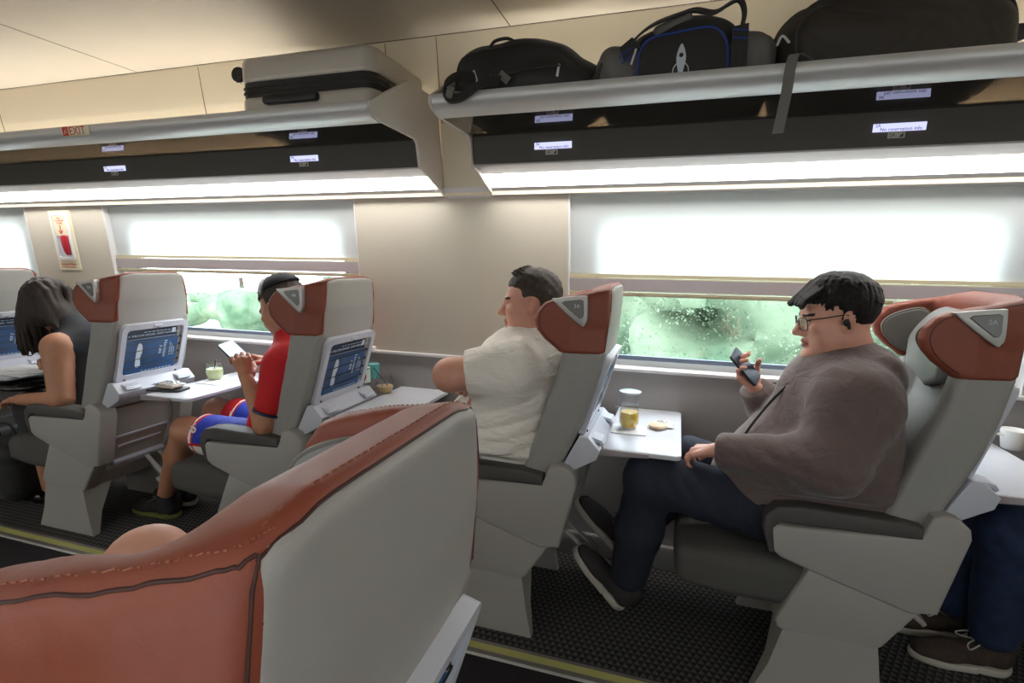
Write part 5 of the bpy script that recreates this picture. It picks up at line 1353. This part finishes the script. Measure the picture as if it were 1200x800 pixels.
# woman's table: papers, pen, dark bag on her lap
sh_ = []
for k, (x, y, a, w, d) in enumerate(((-3.27, 1.86, .08, .30, .21), (-3.22, 1.83, -.10, .27, .20), (-3.29, 1.85, .22, .24, .20), (-3.20, 1.86, .02, .22, .16))):
    n = MB().box((-w/2, -d/2, 0), (w/2, d/2, .0035), M=Matrix.Translation((x, y, ZT+.004*k)) @ Matrix.Rotation(a, 4, 'Z')).build('sheet_of_paper', M['paper'], smooth=False)
    tag(rebase(n, (x, y, ZT+.004*k)), 'white sheets of paper spread in a pile on the table under the writing hand', 'paper', 'papers under the writing hand')
n = MB().tube([(-3.205, 1.885, .745), (-3.165, 1.875, .815), (-3.148, 1.870, .846)], [.002, .0042, .0038], 8).build('pen', M['gripin']); tag(rebase(n, (-3.205, 1.885, .745)), 'grey pen held in the writing hand of the woman', 'pen')
f = Field((-3.62, 1.62, .0), (-3.16, 2.08, .42), .008); f.box((-3.40, 1.84, .17), (.15, .15, .16), .07, k=0); f.disp(folds(81, .012, 40, (.5, .3, 1))); f.half((0, 0, .003), (0, 0, -1))
t = thing('handbag', (-3.40, 1.84, 0), 'black soft bag on the floor in front of the woman at the left edge', 'bag'); fieldobj('bag_body', f, M['bagblack'], t)
MB().tube(spline([(-3.47, 1.80, .31), (-3.46, 1.79, .40), (-3.36, 1.79, .41), (-3.33, 1.80, .31)], 6), .007, 8).build('bag_handle', M['bagblack'], t)
f = Field((-3.42, 1.66, .56), (-3.0, 2.02, .70), .006); f.ell((-3.21, 1.80, .645), (.135, .12, .030), k=0)
n = fieldobj('clutch_bag', f, M['patent']); tag(rebase(n, (-3.21, 1.80, .615)), 'dark rounded bag under the table edge above the lap of the woman', 'bag')
# phones in hands
def phone(c, ax, nrm, lb, L=.148, W_=.072):
    z = unit(nrm); y = unit(np.array(ax)-z*np.dot(ax, z)); x = np.cross(y, z)
    F = frame(c, x, y, z); t = thing('mobile_phone', c, lb, 'phone', None)
    MB().prism(rrect(-W_/2, W_/2, -L/2, L/2, .010), -.004, .004, 'xy', r=.0015, seg=2, M=F).build('phone_case', M['dark'], t)
    MB().prism(rrect(-W_/2+.003, W_/2-.003, -L/2+.004, L/2-.004, .007), .0041, .0046, 'xy', M=F).build('phone_display', M['phonescreen'] if 'lit' in lb else M['navy'], t, smooth=False)
    return t
wr = np.array(P1 and J1['wrR']); fw = unit(P1['handR']['fwd']); pl = np.array(P1['handR']['palm']); pl = unit(pl-fw*(pl @ fw))
phone(tuple(wr+fw*.092+pl*.026), fw, pl, 'dark phone held up in the right hand of the hoodie man', .135)
phone((-1.800, 1.775, .905), (-.75, .05, .55), (.50, -.30, .80), 'black phone with a bright lit screen held by the man in red')
b = MB().tube(spline([(-1.745, 1.77, .87), (-1.72, 1.75, .83), (-1.69, 1.74, .78), (-1.68, 1.75, .70)], 6), .0018, 6).build('phone_cable', M['frame']); tag(rebase(b, (-1.68, 1.75, .70)), 'thin cable hanging from the lit phone of the man in red', 'cable')
EXPO=1.02
# ---------------------------------------------------------------- light and camera
w = bpy.data.worlds.new('World'); sc.world = w; w.use_nodes = True
nt = w.node_tree; nt.nodes.clear()
bg = nt.nodes.new('ShaderNodeBackground'); bg.inputs[0].default_value = (.84, .93, 1, 1); bg.inputs[1].default_value = 5.0
wo = nt.nodes.new('ShaderNodeOutputWorld'); nt.links.new(bg.outputs[0], wo.inputs[0])
cd = bpy.data.cameras.new('camera'); cam = bpy.data.objects.new('camera', cd); COL.objects.link(cam); sc.camera = cam
cd.sensor_width = 36; cd.lens = 618.3466/1200*36; cd.clip_start = .02; cd.clip_end = 200
R_ = [[0.95364588, 0.05802102, -0.29528476], [0.30061712, -0.13886375, 0.94358158], [0.01374322, -0.98861035, -0.14986895]]
mw = Matrix.Identity(4)
for i in range(3):
    mw[i][0] = R_[i][0]; mw[i][1] = -R_[i][1]; mw[i][2] = -R_[i][2]
mw[2][3] = 1.31
cam.matrix_world = mw
sc.view_settings.view_transform = 'Standard'; sc.view_settings.look = 'None'; sc.view_settings.gamma = 1
sc.view_settings.use_curve_mapping = False; sc.view_settings.exposure = EXPO
sc.cycles.max_bounces = 10; sc.cycles.transparent_max_bounces = 16; sc.cycles.caustics_reflective = False; sc.cycles.caustics_refractive = False
sc.cycles.use_denoising = True; sc.cycles.sample_clamp_indirect = 6
